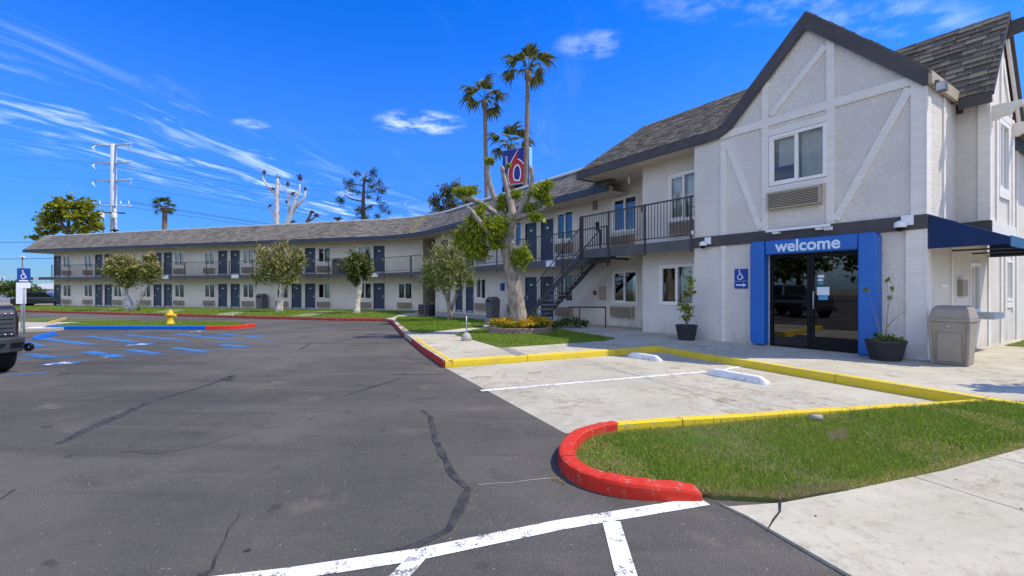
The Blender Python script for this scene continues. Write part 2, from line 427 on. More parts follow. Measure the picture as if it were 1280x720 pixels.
# ------------------------------------------------------------ mesh builder
class MB:
    def __init__(s):
        s.v = []
        s.f = []
        s.r = []
        s.smooth = set()

    def add(s, vs, fs, r=None, smooth=False):
        b = len(s.v)
        s.v += [tuple(x) for x in vs]
        r = rnd.random() if r is None else r
        for f in fs:
            if smooth:
                s.smooth.add(len(s.f))
            s.f.append(tuple(b + i for i in f))
            s.r.append(r)
        return s

    def box(s, x0, x1, y0, y1, z0, z1, M_=None):
        vs = [Vector((x, y, z)) for z in (z0, z1) for y in (y0, y1) for x in (x0, x1)]
        if M_:
            vs = [M_ @ v for v in vs]
        return s.add(vs, [(0, 2, 3, 1), (4, 5, 7, 6), (0, 1, 5, 4), (2, 6, 7, 3), (0, 4, 6, 2), (1, 3, 7, 5)])

    def taper(s, x0, x1, y0, y1, z0, z1, dx, dy, ox=0., oy=0.):
        """box whose top is inset by dx, dy (and shifted)"""
        vs = [(x0, y0, z0), (x1, y0, z0), (x0, y1, z0), (x1, y1, z0),
              (x0 + dx + ox, y0 + dy + oy, z1), (x1 - dx + ox, y0 + dy + oy, z1), (x0 + dx + ox, y1 - dy + oy, z1), (x1 - dx + ox, y1 - dy + oy, z1)]
        return s.add(vs, [(0, 2, 3, 1), (4, 5, 7, 6), (0, 1, 5, 4), (2, 6, 7, 3), (0, 4, 6, 2), (1, 3, 7, 5)])

    def bar(s, a, b, w, h, up=(0, 0, 1)):
        a, b = Vector(a), Vector(b)
        d = (b - a).normalized()
        u = Vector(up)
        x = d.cross(u)
        if x.length < 1e-4:
            x = d.cross(Vector((1, 0, 0)))
        x.normalize()
        z = x.cross(d)
        vs = []
        for p in (a, b):
            for i, j in ((-1, -1), (1, -1), (1, 1), (-1, 1)):
                vs.append(p + x * (i * w / 2) + z * (j * h / 2))
        return s.add(vs, [(0, 1, 2, 3), (7, 6, 5, 4), (0, 4, 5, 1), (1, 5, 6, 2), (2, 6, 7, 3), (3, 7, 4, 0)])

    def tube(s, pts, rad, n=8, cap=True, bumpy=0.0, smooth=True):
        pts = [Vector(p) for p in pts]
        if not hasattr(rad, '__len__'):
            rad = [rad] * len(pts)
        b = len(s.v)
        prev = None
        for i, p in enumerate(pts):
            d = (pts[min(i + 1, len(pts) - 1)] - pts[max(i - 1, 0)]).normalized()
            if prev is None:
                x = d.cross(Vector((0, 1, 0)) if abs(d.y) < .9 else Vector((1, 0, 0))).normalized()
            else:
                x = (prev - d * prev.dot(d)).normalized()
            prev = x
            y = d.cross(x)
            for k in range(n):
                a = 2 * math.pi * k / n
                r = rad[i] * (1 + (rnd.uniform(-bumpy, bumpy) if bumpy else 0))
                s.v.append(tuple(p + (x * math.cos(a) + y * math.sin(a)) * r))
        for i in range(len(pts) - 1):
            for k in range(n):
                if smooth:
                    s.smooth.add(len(s.f))
                s.f.append((b + i * n + k, b + i * n + (k + 1) % n, b + (i + 1) * n + (k + 1) % n, b + (i + 1) * n + k))
                s.r.append(rnd.random())
        if cap:
            s.f.append(tuple(b + k for k in reversed(range(n))))
            s.f.append(tuple(b + (len(pts) - 1) * n + k for k in range(n)))
            s.r += [0, 0]
        return s

    def lathe(s, prof, n=20, c=(0, 0), smooth=True, cap=True):
        b = len(s.v)
        for r, z in prof:
            for k in range(n):
                a = 2 * math.pi * k / n
                s.v.append((c[0] + r * math.cos(a), c[1] + r * math.sin(a), z))
        for i in range(len(prof) - 1):
            for k in range(n):
                if smooth:
                    s.smooth.add(len(s.f))
                s.f.append((b + i * n + k, b + i * n + (k + 1) % n, b + (i + 1) * n + (k + 1) % n, b + (i + 1) * n + k))
                s.r.append(.5)
        if cap:
            s.f.append(tuple(b + k for k in reversed(range(n))))
            s.f.append(tuple(b + (len(prof) - 1) * n + k for k in range(n)))
            s.r += [.5, .5]
        return s

    def prism(s, poly, fa, fb):
        """poly: 2-D points; fa, fb map them to the two 3-D caps"""
        n = len(poly)
        vs = [fa(p) for p in poly] + [fb(p) for p in poly]
        return s.add(vs, [tuple(range(n)), tuple(reversed(range(n, 2 * n)))] + [(i, i + n, (i + 1) % n + n, (i + 1) % n) for i in range(n)])

    def build(s, name, m, parent=None, loc=(0, 0, 0), rotz=0, world=None, bevel=0, fix=True, extra=None):
        me = bpy.data.meshes.new(name)
        vs = s.v
        if world is not None:
            vs = [tuple(world @ Vector(v)) for v in vs]
        me.from_pydata(vs, [], s.f)
        for i, mm in enumerate([m] + list(extra or [])):
            me.materials.append(mm)
        at = me.attributes.new('rnd', 'FLOAT', 'FACE')
        at.data.foreach_set('value', s.r)
        if fix:
            bm = bmesh.new()
            bm.from_mesh(me)
            bmesh.ops.recalc_face_normals(bm, faces=bm.faces)
            bm.to_mesh(me)
            bm.free()
        if s.smooth:
            me.polygons.foreach_set('use_smooth', [i in s.smooth for i in range(len(s.f))])
        me.update()
        o = bpy.data.objects.new(name, me)
        C.objects.link(o)
        o.location = loc
        o.rotation_euler = (0, 0, rotz)
        o.parent = parent
        if bevel:
            bv = o.modifiers.new('bevel', 'BEVEL')
            bv.width = bevel
            bv.segments = 2
            bv.limit_method = 'ANGLE'
            bv.angle_limit = R_(40)
        return o


def np_obj(name, verts, k, rv, m, parent=None):
    """fast mesh of many separate k-gons: verts (N*k,3), rv one value per face"""
    n = len(verts) // k
    me = bpy.data.meshes.new(name)
    me.vertices.add(n * k)
    me.vertices.foreach_set('co', np.asarray(verts, dtype=np.float32).ravel())
    me.loops.add(n * k)
    me.loops.foreach_set('vertex_index', np.arange(n * k, dtype=np.int32))
    me.polygons.add(n)
    me.polygons.foreach_set('loop_start', np.arange(0, n * k, k, dtype=np.int32))
    me.polygons.foreach_set('loop_total', np.full(n, k, dtype=np.int32))
    at = me.attributes.new('rnd', 'FLOAT', 'FACE')
    at.data.foreach_set('value', np.asarray(rv, dtype=np.float32))
    me.materials.append(m)
    me.update(calc_edges=True)
    o = bpy.data.objects.new(name, me)
    C.objects.link(o)
    o.parent = parent
    return o


def tag(o, label=None, cat=None, group=None, kind=None):
    if label:
        o['label'] = label
    if cat:
        o['category'] = cat
    if group:
        o['group'] = group
    if kind:
        o['kind'] = kind
    return o


def thing(name, label, cat, loc=(0, 0, 0), rotz=0, group=None):
    o = bpy.data.objects.new(name, None)
    C.objects.link(o)
    o.location = loc
    o.rotation_euler = (0, 0, rotz)
    o.empty_display_size = .3
    return tag(o, label, cat, group)


def inv(o):
    return (Matrix.Translation(o.location) @ Matrix.Rotation(o.rotation_euler.z, 4, 'Z')).inverted()


KIDS = {}


def copy_tree(o, parent=None, kids=None):
    c = o.copy()
    C.objects.link(c)
    c.parent = parent
    for ch in [x for x in C.objects if x.parent == o] if kids is None else kids:
        copy_tree(ch, c)
    return c


def inside(pts, poly):
    x, y = pts[:, 0], pts[:, 1]
    r = np.zeros(len(pts), bool)
    n = len(poly)
    for i in range(n):
        x0, y0 = poly[i]
        x1, y1 = poly[(i + 1) % n]
        if y0 == y1:
            continue
        c = ((y0 > y) != (y1 > y)) & (x < (x1 - x0) * (y - y0) / (y1 - y0) + x0)
        r ^= c
    return r


def sheet(name, poly, off, m, parent=None, thick=.0, kind='structure', label=None):
    """a polygon laid at `off` above the tilted lot (a number or a plane off(x)), with a skirt of `thick`"""
    oz = off if callable(off) else (lambda x: off)
    mb = MB()
    n = len(poly)
    top = [(x, y, gz(y) + oz(x)) for x, y in poly]
    if thick:
        bot = [(x, y, gz(y) + oz(x) - thick) for x, y in poly]
        mb.add(top + bot, [tuple(range(n))] + [(i, i + n, (i + 1) % n + n, (i + 1) % n) for i in range(n)])
    else:
        mb.add(top, [tuple(range(n))])
    area = sum(poly[i][0] * poly[(i + 1) % n][1] - poly[(i + 1) % n][0] * poly[i][1] for i in range(n))
    if area < 0:
        mb.f = [tuple(reversed(f)) for f in mb.f]
    o = mb.build(name, m, parent, fix=False)
    if kind:
        o['kind'] = kind
    if label:
        o['label'] = label
    return o


def slabs(name, poly, off, m, cuts, thick=.15, gap=.012):
    """paving cut into slabs along the joint lines; every slab is a part of its own"""
    root = sheet(name, poly, (lambda x: off(x) - .012) if callable(off) else off - .03, M['crack'])
    bm = bmesh.new()
    bm.faces.new([bm.verts.new((x, y, 0)) for x, y in poly])
    for (ax, ay), (bx, by) in cuts:
        nv = Vector((by - ay, ax - bx, 0)).normalized()
        for sg in (-1, 1):
            bmesh.ops.bisect_plane(bm, geom=bm.verts[:] + bm.edges[:] + bm.faces[:], plane_co=Vector((ax, ay, 0)) + nv * sg * gap / 2, plane_no=nv)
    strips = []
    for f in bm.faces:
        c = f.calc_center_median()
        for (ax, ay), (bx, by) in cuts:
            nv = Vector((by - ay, ax - bx, 0)).normalized()
            if max(abs((v.co - Vector((ax, ay, 0))).dot(nv)) for v in f.verts) < gap * .51:
                strips.append(f)
                break
    for f in bm.faces:
        if f in strips or f.calc_area() < .01:
            continue
        p = [(v.co.x, v.co.y) for v in f.verts]
        sheet('slab', p, off, m, root, thick, kind=None)
    bm.free()
    return root


def strip(pts, w):
    """closed outline of a band of width w (number or list) along pts"""
    L, Rr = [], []
    for i, p in enumerate(pts):
        a, b = Vector(pts[max(i - 1, 0)]), Vector(pts[min(i + 1, len(pts) - 1)])
        d = (b - a).normalized()
        nn = Vector((-d.y, d.x))
        ww = (w[i] if hasattr(w, '__len__') else w) / 2
        L.append(tuple(Vector(p) + nn * ww))
        Rr.append(tuple(Vector(p) - nn * ww))
    return L, Rr


def band(name, pts, w, off, m, parent=None, jag=0.0, kind=None):
    """painted line / crack seal: quads along a polyline, a few mm above what it lies on"""
    if jag:
        q = []
        for i in range(len(pts) - 1):
            a, b = Vector(pts[i]), Vector(pts[i + 1])
            k = max(2, int((b - a).length / .12))
            for j in range(k):
                q.append(tuple(a.lerp(b, j / k) + Vector((rnd.uniform(-jag, jag), rnd.uniform(-jag, jag)))))
        q.append(tuple(pts[-1]))
        pts = q
    ws = w if not hasattr(w, '__len__') else np.interp(np.linspace(0, 1, len(pts)), np.linspace(0, 1, len(w)), w)
    if jag and not hasattr(ws, '__len__'):
        ws = [w * rnd.uniform(.6, 1.3) for _ in pts]
    elif jag:
        ws = [q_ * rnd.uniform(.72, 1.25) for q_ in ws]
    L, Rr = strip(pts, ws)
    mb = MB()
    n = len(pts)
    vs = [(x, y, gz(y) + (off(x) if callable(off) else off)) for x, y in L + Rr]
    mb.add(vs, [(i, n + i, n + i + 1, i + 1) for i in range(n - 1)])
    o = mb.build(name, m, parent, fix=False)
    me = o.data
    if me.polygons and me.polygons[0].normal.z < 0:
        me.flip_normals()
    if kind:
        o['kind'] = kind
    return o


def curb(name, pts, w, m, hh=.145, base=-.05, side=1, face=None, label=None, parent=None, closed=False):
    """kerb along pts (its traffic edge); w to the left (side=1) or right; rounded top edge; curved runs resampled"""
    mb = MB()
    n = len(pts)
    rows = []
    for i, p in enumerate(pts):
        h = hh(i / (n - 1)) if callable(hh) else hh
        prof = [(-.015, base), (-.013, h - .03), (-.004, h - .010), (.022, h), (w - .01, h), (w, h - .01), (w, base)]
        a, b = Vector(pts[max(i - 1, 0)]), Vector(pts[min(i + 1, n - 1)])
        d0 = (Vector(p) - a)
        d1 = (b - Vector(p))
        d0 = d0.normalized() if d0.length > 1e-6 else d1.normalized()
        d1 = d1.normalized() if d1.length > 1e-6 else d0
        d = (d0 + d1).normalized()
        nn = Vector((-d.y, d.x)) * side
        sc_ = 1 / max(.5, abs(nn.dot(Vector((-d0.y, d0.x)))))
        wob = rnd.uniform(-.004, .004)
        rows.append([(p[0] + nn.x * q * sc_, p[1] + nn.y * q * sc_, gz(p[1]) + z + (wob if z > 0 else 0)) for q, z in prof])
    k = len(prof)
    vs = [v for r in rows for v in r]
    fs = [(i * k + j, i * k + j + 1, (i + 1) * k + j + 1, (i + 1) * k + j) for i in range(n - 1) for j in range(k - 1)]
    fs += [tuple(range(k)), tuple(reversed(range((n - 1) * k, n * k)))]
    mb.add(vs, fs)
    o = mb.build(name, m, parent)
    if parent is None:
        o['kind'] = 'structure'
    if label:
        o['label'] = label
    acc, nxt = 0.0, 1.35
    for i in range(1, n - 1):
        acc += (Vector(pts[i]) - Vector(pts[i - 1])).length
        if acc > nxt and pts[i][1] < 16:
            nxt += 2.4
            d = (Vector(pts[i + 1]) - Vector(pts[i - 1])).normalized()
            a_ = [Vector(q) for q in rows[i]]
            jb = MB()
            k_ = len(a_)
            cc_ = sum(a_, Vector()) / k_
            up_ = [q + (q - cc_).normalized() * .0025 for q in a_]
            t_ = Vector((d.x, d.y, 0)) * .004
            jb.add([q - t_ for q in up_] + [q + t_ for q in up_], [(z, z + 1, k_ + z + 1, k_ + z) for z in range(k_ - 1)])
            jb.build('joint', M['crack'], o)
    return o


def resample(pts, step):
    out = []
    for i in range(len(pts) - 1):
        a, b = Vector(pts[i]), Vector(pts[i + 1])
        k = max(1, int((b - a).length / step))
        out += [tuple(a.lerp(b, j / k)) for j in range(k)]
    return out + [tuple(pts[-1])]


def smooth_line(pts, it=3):
    for _ in range(it):
        q = [pts[0]]
        for i in range(len(pts) - 1):
            a, b = Vector(pts[i]), Vector(pts[i + 1])
            q += [tuple(a.lerp(b, .25)), tuple(a.lerp(b, .75))]
        pts = q + [pts[-1]]
    return pts


def blades(name, poly, n, off, h, w, m, seed, parent=None, edge_dry=0.0, dry_noise=True, label=None):
    rg = np.random.default_rng(seed)
    P = np.array(poly)
    lo, hi = P.min(0), P.max(0)
    pts = np.zeros((0, 2))
    while len(pts) < n:
        q = rg.uniform(lo, hi, (n * 2, 2))
        pts = np.vstack([pts, q[inside(q, poly)]])
    pts = pts[:n]
    a = rg.uniform(0, 2 * np.pi, n)
    hh = h * rg.uniform(.45, 1.25, n)
    # clumps of taller, shorter and drier growth
    cl_ = np.zeros(n)
    for _ in range(9):
        f = rg.uniform(1.0, 6.0)
        th = rg.uniform(0, 2 * np.pi)
        cl_ += np.sin((pts[:, 0] * np.cos(th) + pts[:, 1] * np.sin(th)) * f + rg.uniform(0, 6.3)) / 9 ** .5
    hh *= 1 + .28 * np.clip(cl_, -1.6, 1.6)
    lean = h * rg.normal(0, .5, (n, 2))
    base = np.column_stack([pts, TILT * pts[:, 1] + (off(pts[:, 0]) if callable(off) else off)])
    dx = np.column_stack([np.cos(a), np.sin(a), np.zeros(n)]) * (w / 2)
    tip = base + np.column_stack([lean, hh])
    V = np.empty((n, 3, 3))
    V[:, 0] = base - dx
    V[:, 1] = base + dx
    V[:, 2] = tip
    r = np.clip(rg.normal(.42, .2, n) + .10 * cl_, 0, .88)
    if edge_dry:
        d = np.full(n, 1e9)
        for i in range(len(poly)):
            p0, p1 = np.array(poly[i]), np.array(poly[(i + 1) % len(poly)])
            e = p1 - p0
            t = np.clip(((pts - p0) @ e) / (e @ e + 1e-9), 0, 1)
            d = np.minimum(d, np.linalg.norm(pts - (p0 + t[:, None] * e), axis=1))
        r = np.where((d < edge_dry * rg.uniform(.2, 1.3, n)) | ((cl_ < -.75) & (rg.random(n) < .55)) | (rg.random(n) < .13), rg.uniform(.78, 1.0, n), r)
    o = np_obj(name, V.reshape(-1, 3), 3, r, m, parent)
    return tag(o, label, None, None, 'stuff')


def leaves(name, clumps, size, m, seed, parent=None, asp=.5, up=0.0, shell=.55, topred=0.0, droop=0.0):
    """a crown: leaf-sized quads through the volumes (cx,cy,cz, rx,ry,rz, n)"""
    rg = np.random.default_rng(seed)
    Vs, Rs = [], []
    for (cx, cy, cz, rx, ry, rz, n) in clumps:
        d = rg.normal(size=(n, 3))
        d /= np.linalg.norm(d, axis=1)[:, None]
        rad = rg.uniform(0, 1, n) ** shell
        # lumpy outline
        lump = np.ones(n)
        for _ in range(6):
            k = rg.normal(size=3)
            k /= np.linalg.norm(k)
            lump += .13 * np.sin(d @ k * rg.uniform(3, 8) + rg.uniform(0, 6))
        stray = rg.random(n) < .05
        rad = np.where(stray, rg.uniform(1.0, 1.32, n), rad)
        c = d * (rad * lump)[:, None] * np.array([rx, ry, rz]) + np.array([cx, cy, cz])
        ax = d * .9 + rg.normal(size=(n, 3)) * .7 + np.array([0, 0, up - droop])
        ax /= np.linalg.norm(ax, axis=1)[:, None]
        t = np.cross(ax, rg.normal(size=(n, 3)))
        t /= np.linalg.norm(t, axis=1)[:, None] + 1e-9
        s = size * np.clip(rg.lognormal(-.08, .38, n), .4, 2.2)[:, None]
        V = np.empty((n, 4, 3))
        V[:, 0] = c - ax * s * .5
        V[:, 1] = c + t * s * asp * .5
        V[:, 2] = c + ax * s * .5
        V[:, 3] = c - t * s * asp * .5
        r = np.clip(rg.normal(.48, .22, n), 0, .85 if topred else 1)
        if topred:
            r = np.where((d[:, 2] > .35) & (rad > .7) & (rg.random(n) < topred), rg.uniform(.85, 1, n), r)
        Vs.append(V.reshape(-1, 3))
        Rs.append(r)
    return np_obj(name, np.vstack(Vs), 4, np.concatenate(Rs), m, parent)


def text_mesh(name, body, size, m, parent, depth=.01, bold=.0, align='CENTER'):
    cu = bpy.data.curves.new(name, 'FONT')
    cu.body = body
    cu.size = size
    cu.extrude = depth
    cu.offset = bold
    cu.align_x = align
    cu.align_y = 'CENTER'
    tmp = bpy.data.objects.new('tmp', cu)
    C.objects.link(tmp)
    bpy.context.view_layer.update()
    me = bpy.data.meshes.new_from_object(tmp.evaluated_get(bpy.context.evaluated_depsgraph_get()))
    bpy.data.objects.remove(tmp)
    me.materials.clear()
    me.materials.append(m)
    me.name = name
    o = bpy.data.objects.new(name, me)
    C.objects.link(o)
    o.parent = parent
    return o


# ------------------------------------------------------------ ground, lot, paving
sheet('ground', [(-1500, -300), (1500, -300), (1500, 1800), (-1500, 1800)], -.06, M['dry_soil'])
lot = sheet('asphalt_lot', [(-120, -45), (60, -45), (60, 14), (3, 25), (-5, 25.5), (-9, 25.3), (-20, 30), (-39, 37), (-120, 67)], 0, M['asphalt'])

A_ = (-1.32, 9.33)
B_ = (3.63, 11.75)
C_ = (6.03, 6.03)
redline = [A_, (-2.2, 11.7), (-2.98, 14.0)]
walk_poly = [A_, B_, C_, (6.6, 5.75), (7.4, 5.25), (30, 5.25), (30, 48), (-3, 48), (-6.5, 34), (-6.42, 24.0), (-5.95, 23.4), (-4.8, 19.6), (-3.55, 15.6), (-3.32, 15.0), (-2.98, 14.0), (-2.2, 11.7)]
wk = slabs('walkway', walk_poly, .142, M['walk'],
           [(RW(-1.0, 0), RW(-1.0, -5)), (RW(-4.9, 0), RW(-4.9, -5)), (RW(-8.8, 0), RW(-8.8, -5)), ((-2.4, 12.3), (0.4, 13.4)), (RW(2.0, 0), RW(2.0, -5)), (RW(-12.5, 0), RW(-12.5, -5))])
sheet('patched_slab', [G(625, 434.5, .15), G(634, 433.8, .15), G(659, 443.2, .15), G(645, 444.5, .15)], .148, M['patch'], wk, kind=None, label='darker grey patched strip of walkway')
# parking pad, flush with the lot
pad_poly = [(-1.34, 9.29), (3.66, 11.8), (6.1, 6.1), (1.0, 4.95), (.56, 4.98)]
pad_poly = [(-1.30, 9.27), (.56, 5.0), (1.0, 4.9), (6.1, 6.0), (3.66, 11.75)]
pd = slabs('parking_pad', pad_poly, .006, M['pad'], [(G(812, 475), G(932, 512)), (G(716, 452), G(790, 468))], thick=.06, gap=.016)
for a, b in (((601, 489.2), (884, 465)),):
    band('painted_line', [G(*a), G(*b)], .10, .0105, M['white_line'], pd)
band('painted_line', [G(903, 463), G(926, 458.5)], .10, .0105, M['white_line'], pd)
band('crack', [G(682, 466), G(700, 463.5)], .01, .0105, M['crack'], pd, .01)
# south slab
sheet('front_sidewalk', [(7.4, -6), (30, -6), (30, 5.25), (7.4, 5.25)], .1419, M['walk'], thick=.1)
front_poly = [(1.40, 3.42), (1.46, 3.33), (1.56, 3.13), (1.76, 2.50), (2.55, 0), (4.2, -6), (7.4, -6), (7.4, 5.25), (4.61, 4.27), (3.5, 3.82), (2.47, 3.48), (1.9, 3.31), (1.5, 3.27)]
RAMP = lambda x: .014 + .0215 * (min(x, 7.4) - 1.45)
fs_ = slabs('front_sidewalk', [q for q in front_poly if q[0] <= 7.4] + [], RAMP, M['walk'], [(G(1130, 592, .05), G(1280, 640, .05)), ((2.0, 1.2), (9, 3.4)), ((5.2, 1.0), (3.9, 5.0))], thick=.02)
band('crack', [G(980, 616, .05), G(973, 634, .05), G(960, 655, .05)], [.022, .014, .008], lambda x: RAMP(x) + .004, M['crack'], fs_, .014)
for _ in range(26):
    q = Vector((rnd.uniform(1.9, 5.2), rnd.uniform(2.2, 3.9)))
    if q.y > 3.1 + (q.x - 1.6) * .3:
        continue
    d_ = Vector((rnd.uniform(-1, 1), rnd.uniform(-1, 1))) * rnd.uniform(.004, .018)
    band('leaf_litter', [tuple(q), tuple(q + d_)], .011, lambda x: RAMP(x) + .004, M['soil'], fs_)

# yellow and red kerbs
yc = curb('yellow_curb', resample([A_, B_], .6), .15, M['yellow'], .145, side=1)
curb('yellow_curb', resample([B_, C_, (6.55, 5.0)], .6), .15, M['yellow'], .145, side=1)
rc = curb('red_curb', resample(redline, .5), .15, M['red'], .135, side=-1)
band('yellow_top', resample([(p[0] + .11, p[1] + .05) for p in redline], .5), .09, .1475, M['yellow'], rc)
curb('red_curb', smooth_line([(-3.55, 15.6), (-4.8, 19.6), (-5.95, 23.2), (-6.5, 24.1), (-8.3, 24.3), (-13, 26.0), (-19.3, 28.5), (-37.6, 35.6), (-75, 50.0)], 2), .15, M['red_old'], .14, side=-1)
# island with the red nose
nose = smooth_line([(1.08, 5.08), (.84, 4.98), (.57, 4.70), (.415, 4.24), (.415, 3.86), (.585, 3.56), (.92, 3.39), (1.36, 3.385)], 3)
curb('red_curb', nose, .125, M['red'], lambda t: .118 if t < .8 else .118 - .06 * ((t - .8) / .2) ** 1.5, side=1)
curb('yellow_curb', resample([(5.95, 6.10), (3.31, 5.56), (1.08, 5.08)], .6), .13, M['yellow'], .118, side=1)
isl = [(1.08, 4.95), (1.6, 5.07), (3.31, 5.43), (5.0, 5.80), (6.03, 5.93), (6.6, 5.72), (7.4, 5.25), (4.61, 4.27), (3.5, 3.82), (2.47, 3.48), (1.9, 3.35), (1.45, 3.41), (1.36, 3.50), (1.0, 3.50), (.72, 3.68), (.55, 3.93), (.55, 4.22), (.70, 4.63), (.90, 4.86)]
ISL = lambda x: np.minimum(.15, .030 + .0225 * np.maximum(0, x - 1.7))
lawn_isl = sheet('island_lawn', isl, ISL, M['lawn_dark'], thick=.1)
blades('grass', isl, 95000, ISL, .030, .0078, M['blade'], 1, lawn_isl, edge_dry=.09)
blades('grass_tufts', isl, 3800, ISL, .062, .010, M['blade'], 5, lawn_isl)
blades('dry_grass', [(1.36, 3.42), (1.95, 3.35), (2.5, 3.48), (2.45, 3.60), (1.9, 3.50), (1.4, 3.54)], 2200, ISL, .03, .006, M['dry_blade'], 2, lawn_isl)
blades('dry_grass', [G(1035, 537, .13), G(1055, 532, .13), G(1062, 541, .13), G(1040, 546, .13)], 900, ISL, .045, .006, M['dry_blade'], 3, lawn_isl)
blades('dry_grass', [(-.02 + .33, 3.86), (.40, 3.72), (.42, 3.66), (.34, 3.74)], 160, 0, .03, .006, M['dry_blade'], 4, lot)
sp = MB()
sp.tube([(G(1012, 519, .13)[0], G(1012, 519, .13)[1], .08), (G(1028, 520, .13)[0], G(1028, 520, .13)[1], .085)], [.035, .03], 8)
tag(sp.build('stone', M['base']), 'flat pale stone lying in the grass of the near island', 'stone')

# lawns round the tree, the corner and along the left wing
def lawn(name, poly, n, h, seed, w=.012):
    o = sheet(name, poly, .158, M['lawn'], thick=.1)
    if n:
        blades('grass', poly, n, .155, h, w, M['blade'], seed, o)
    return o


tree_lawn = [G(569, 418.5, .15), G(592, 412.5, .15), G(612, 410.5, .15), G(690, 411, .15), G(713, 414, .15), G(769, 423, .15), G(757, 425.6, .15), G(700, 429.5, .15), G(626, 434.5, .15), G(604, 428, .15)]
lawn('tree_lawn', tree_lawn, 26000, .05, 11)
corner_lawn = [(-5.72, 23.2), (-4.63, 19.6), (-3.40, 15.9), G(530, 416, .15), G(580, 410, .15), G(604, 408.5, .15), G(606, 400, .15), G(560, 397, .15), G(520, 396, .15), G(498, 396, .15)]
lawn('corner_lawn', corner_lawn, 26000, .06, 12, .018)
curbL = [(-6.5, 24.25), (-8.3, 24.45), (-13, 26.15), (-19.3, 28.65), (-37.6, 35.75), (-75, 50.2)]
wing_lawn = curbL + [tuple(LW(-75, -1.5)), tuple(LW(0.5, -1.5))]
wl_ = lawn('wing_lawn', wing_lawn, 60000, .07, 13, .03)
for i, q in enumerate((((113, 390.5), (131, 390.7), (150, 385.9), (138, 385.7)), ((190, 392.0), (214, 392.5), (231, 387), (213, 386.7)),
                       ((271, 394.8), (291, 395.4), (311, 388.5), (296, 388.1)), ((364, 396.6), (384, 396.8), (418, 389.6), (397, 389.1)))):
    sheet('concrete_path', [G(x, y - (1.5 if k_ < 2 else 0), .165) for k_, (x, y) in enumerate(q)], .168, M['walk'], wl_, .05, kind=None)
sheet('concrete_path', [G(492, 396.2, .165), G(500, 396.0, .165), G(531, 391.4, .165), G(505, 391.2, .165)], .168, M['walk'], wl_, .05, kind=None)
sheet('concrete_path', [tuple(LW(-44, -1.55)), tuple(LW(1.2, -1.55)), tuple(LW(1.2, .3)), tuple(LW(-44, .3))], .172, M['walk'], wl_, .1, kind=None)
dr = MB()
q0, q1 = G(440, 399.8, .02), G(466, 400.2, .02)
lawn('side_lawn', [tuple(RW(.25, 4.9)), tuple(RW(4.5, 4.9)), tuple(RW(4.5, 14)), tuple(RW(.25, 14))], 9000, .06, 14, .012)

# white bay lines, tar seams, patches on the lot
for pts, w in (([(-2.6, 2.2), G(355, 719), G(520, 694), G(700, 656.5), G(880, 627)], .125), ([G(764, 652), G(783, 720), (.60, 1.2)], .115), ([G(521, 698), G(492, 729), (-.80, 1.2)], .105)):
    band('painted_line', pts, w, .0045, M['white_line'], lot)
for pts, w in (
    ([G(72, 555), G(100, 541), G(135, 526), G(165, 513), G(190, 501), G(215, 494), G(245, 486), G(270, 478), G(292, 469)], [.05, .09, .11, .10, .09, .06, .05, .07, .10]),
    ([G(528, 513), G(537, 520), G(541, 535), G(545, 553), G(556, 575), G(568, 596), G(584, 610)], [.05, .055, .06, .06, .06, .06, .05]),
    ([G(584, 610), G(574, 640), G(560, 662), G(520, 682), G(450, 700), G(390, 716), G(330, 735)], [.05, .07, .06, .05, .04, .035, .03]),
    ([G(430, 495), G(462, 485), G(500, 473)], [.03, .045, .07]), ([G(490, 468), G(530, 468.5), G(553, 467.5)], [.05, .03, .02]),
    ([G(304, 638), G(286, 660), G(275, 690), G(262, 712), G(250, 720)], [.006, .008, .014, .022, .06]),
    ([G(70, 469.5), G(88, 466.5)], .05), ([G(285, 476), G(291, 470)], .14),
    ([G(375, 437), G(388, 430)], .07), ([G(0, 625), G(18, 612)], .02), ([G(305, 690), G(313, 687)], .03),
):
    band('crack_seal', pts, w, .004, M['tar'], lot, .011)
mp = asphalt_mat('old_patch', .88)
pq = resample([G(152, 565), G(190, 540), G(260, 518), G(345, 515), G(332, 535), G(240, 560), G(200, 568), G(152, 565)], .12)[:-1]
sheet('asphalt_patch', [(x + rnd.uniform(-.05, .05), y + rnd.uniform(-.03, .03)) for x, y in pq], .003, mp, lot, kind=None)
band('pavement_joint', [G(598, 606), G(640, 603), G(700, 597)], .010, .004, M['base'], lot, .01)
# left handicap bays
for pts, w in (
    ([(70, 422), (160, 421), (275, 418)], .12), ([(30, 434), (120, 430.5), (240, 426)], .10), ([(10, 450), (70, 446.5), (170, 441)], .10), ([(0, 470), (58, 466)], .12),
    ([(52, 423), (112, 430.5)], .26), ([(108, 420), (170, 428)], .24), ([(158, 418.5), (228, 425.5)], .23), ([(218, 417.5), (292, 424.5)], .24), ([(245, 421), (335, 418.5)], .1), ([(255, 430), (350, 425)], .10), ([(275, 417.5), (330, 422)], .2), ([(30, 428), (52, 434)], .3),
    ([(35, 442.5), (68, 447.5)], .28), ([(108, 439.5), (150, 446)], .28), ([(160, 437), (195, 442)], .24), ([(215, 434.5), (260, 440)], .22), ([(275, 431), (310, 434)], .24), ([(150, 446), (250, 440), (310, 433)], .08), ([(50, 449), (150, 441)], .07)):
    band('painted_line', resample([G(*p) for p in pts], 1.2), w * 1.05, .0045, M['blue_line'], lot)


def strokes(lines, w, f, mb=None):
    """thick 2-D strokes as flat quads mapped by f(x,y)->3-D"""
    mb = mb or MB()
    for ln in lines:
        L, Rr = strip(ln, w)
        n = len(ln)
        mb.add([f(*p) for p in L + Rr], [(i, n + i, n + i + 1, i + 1) for i in range(n - 1)])
    return mb


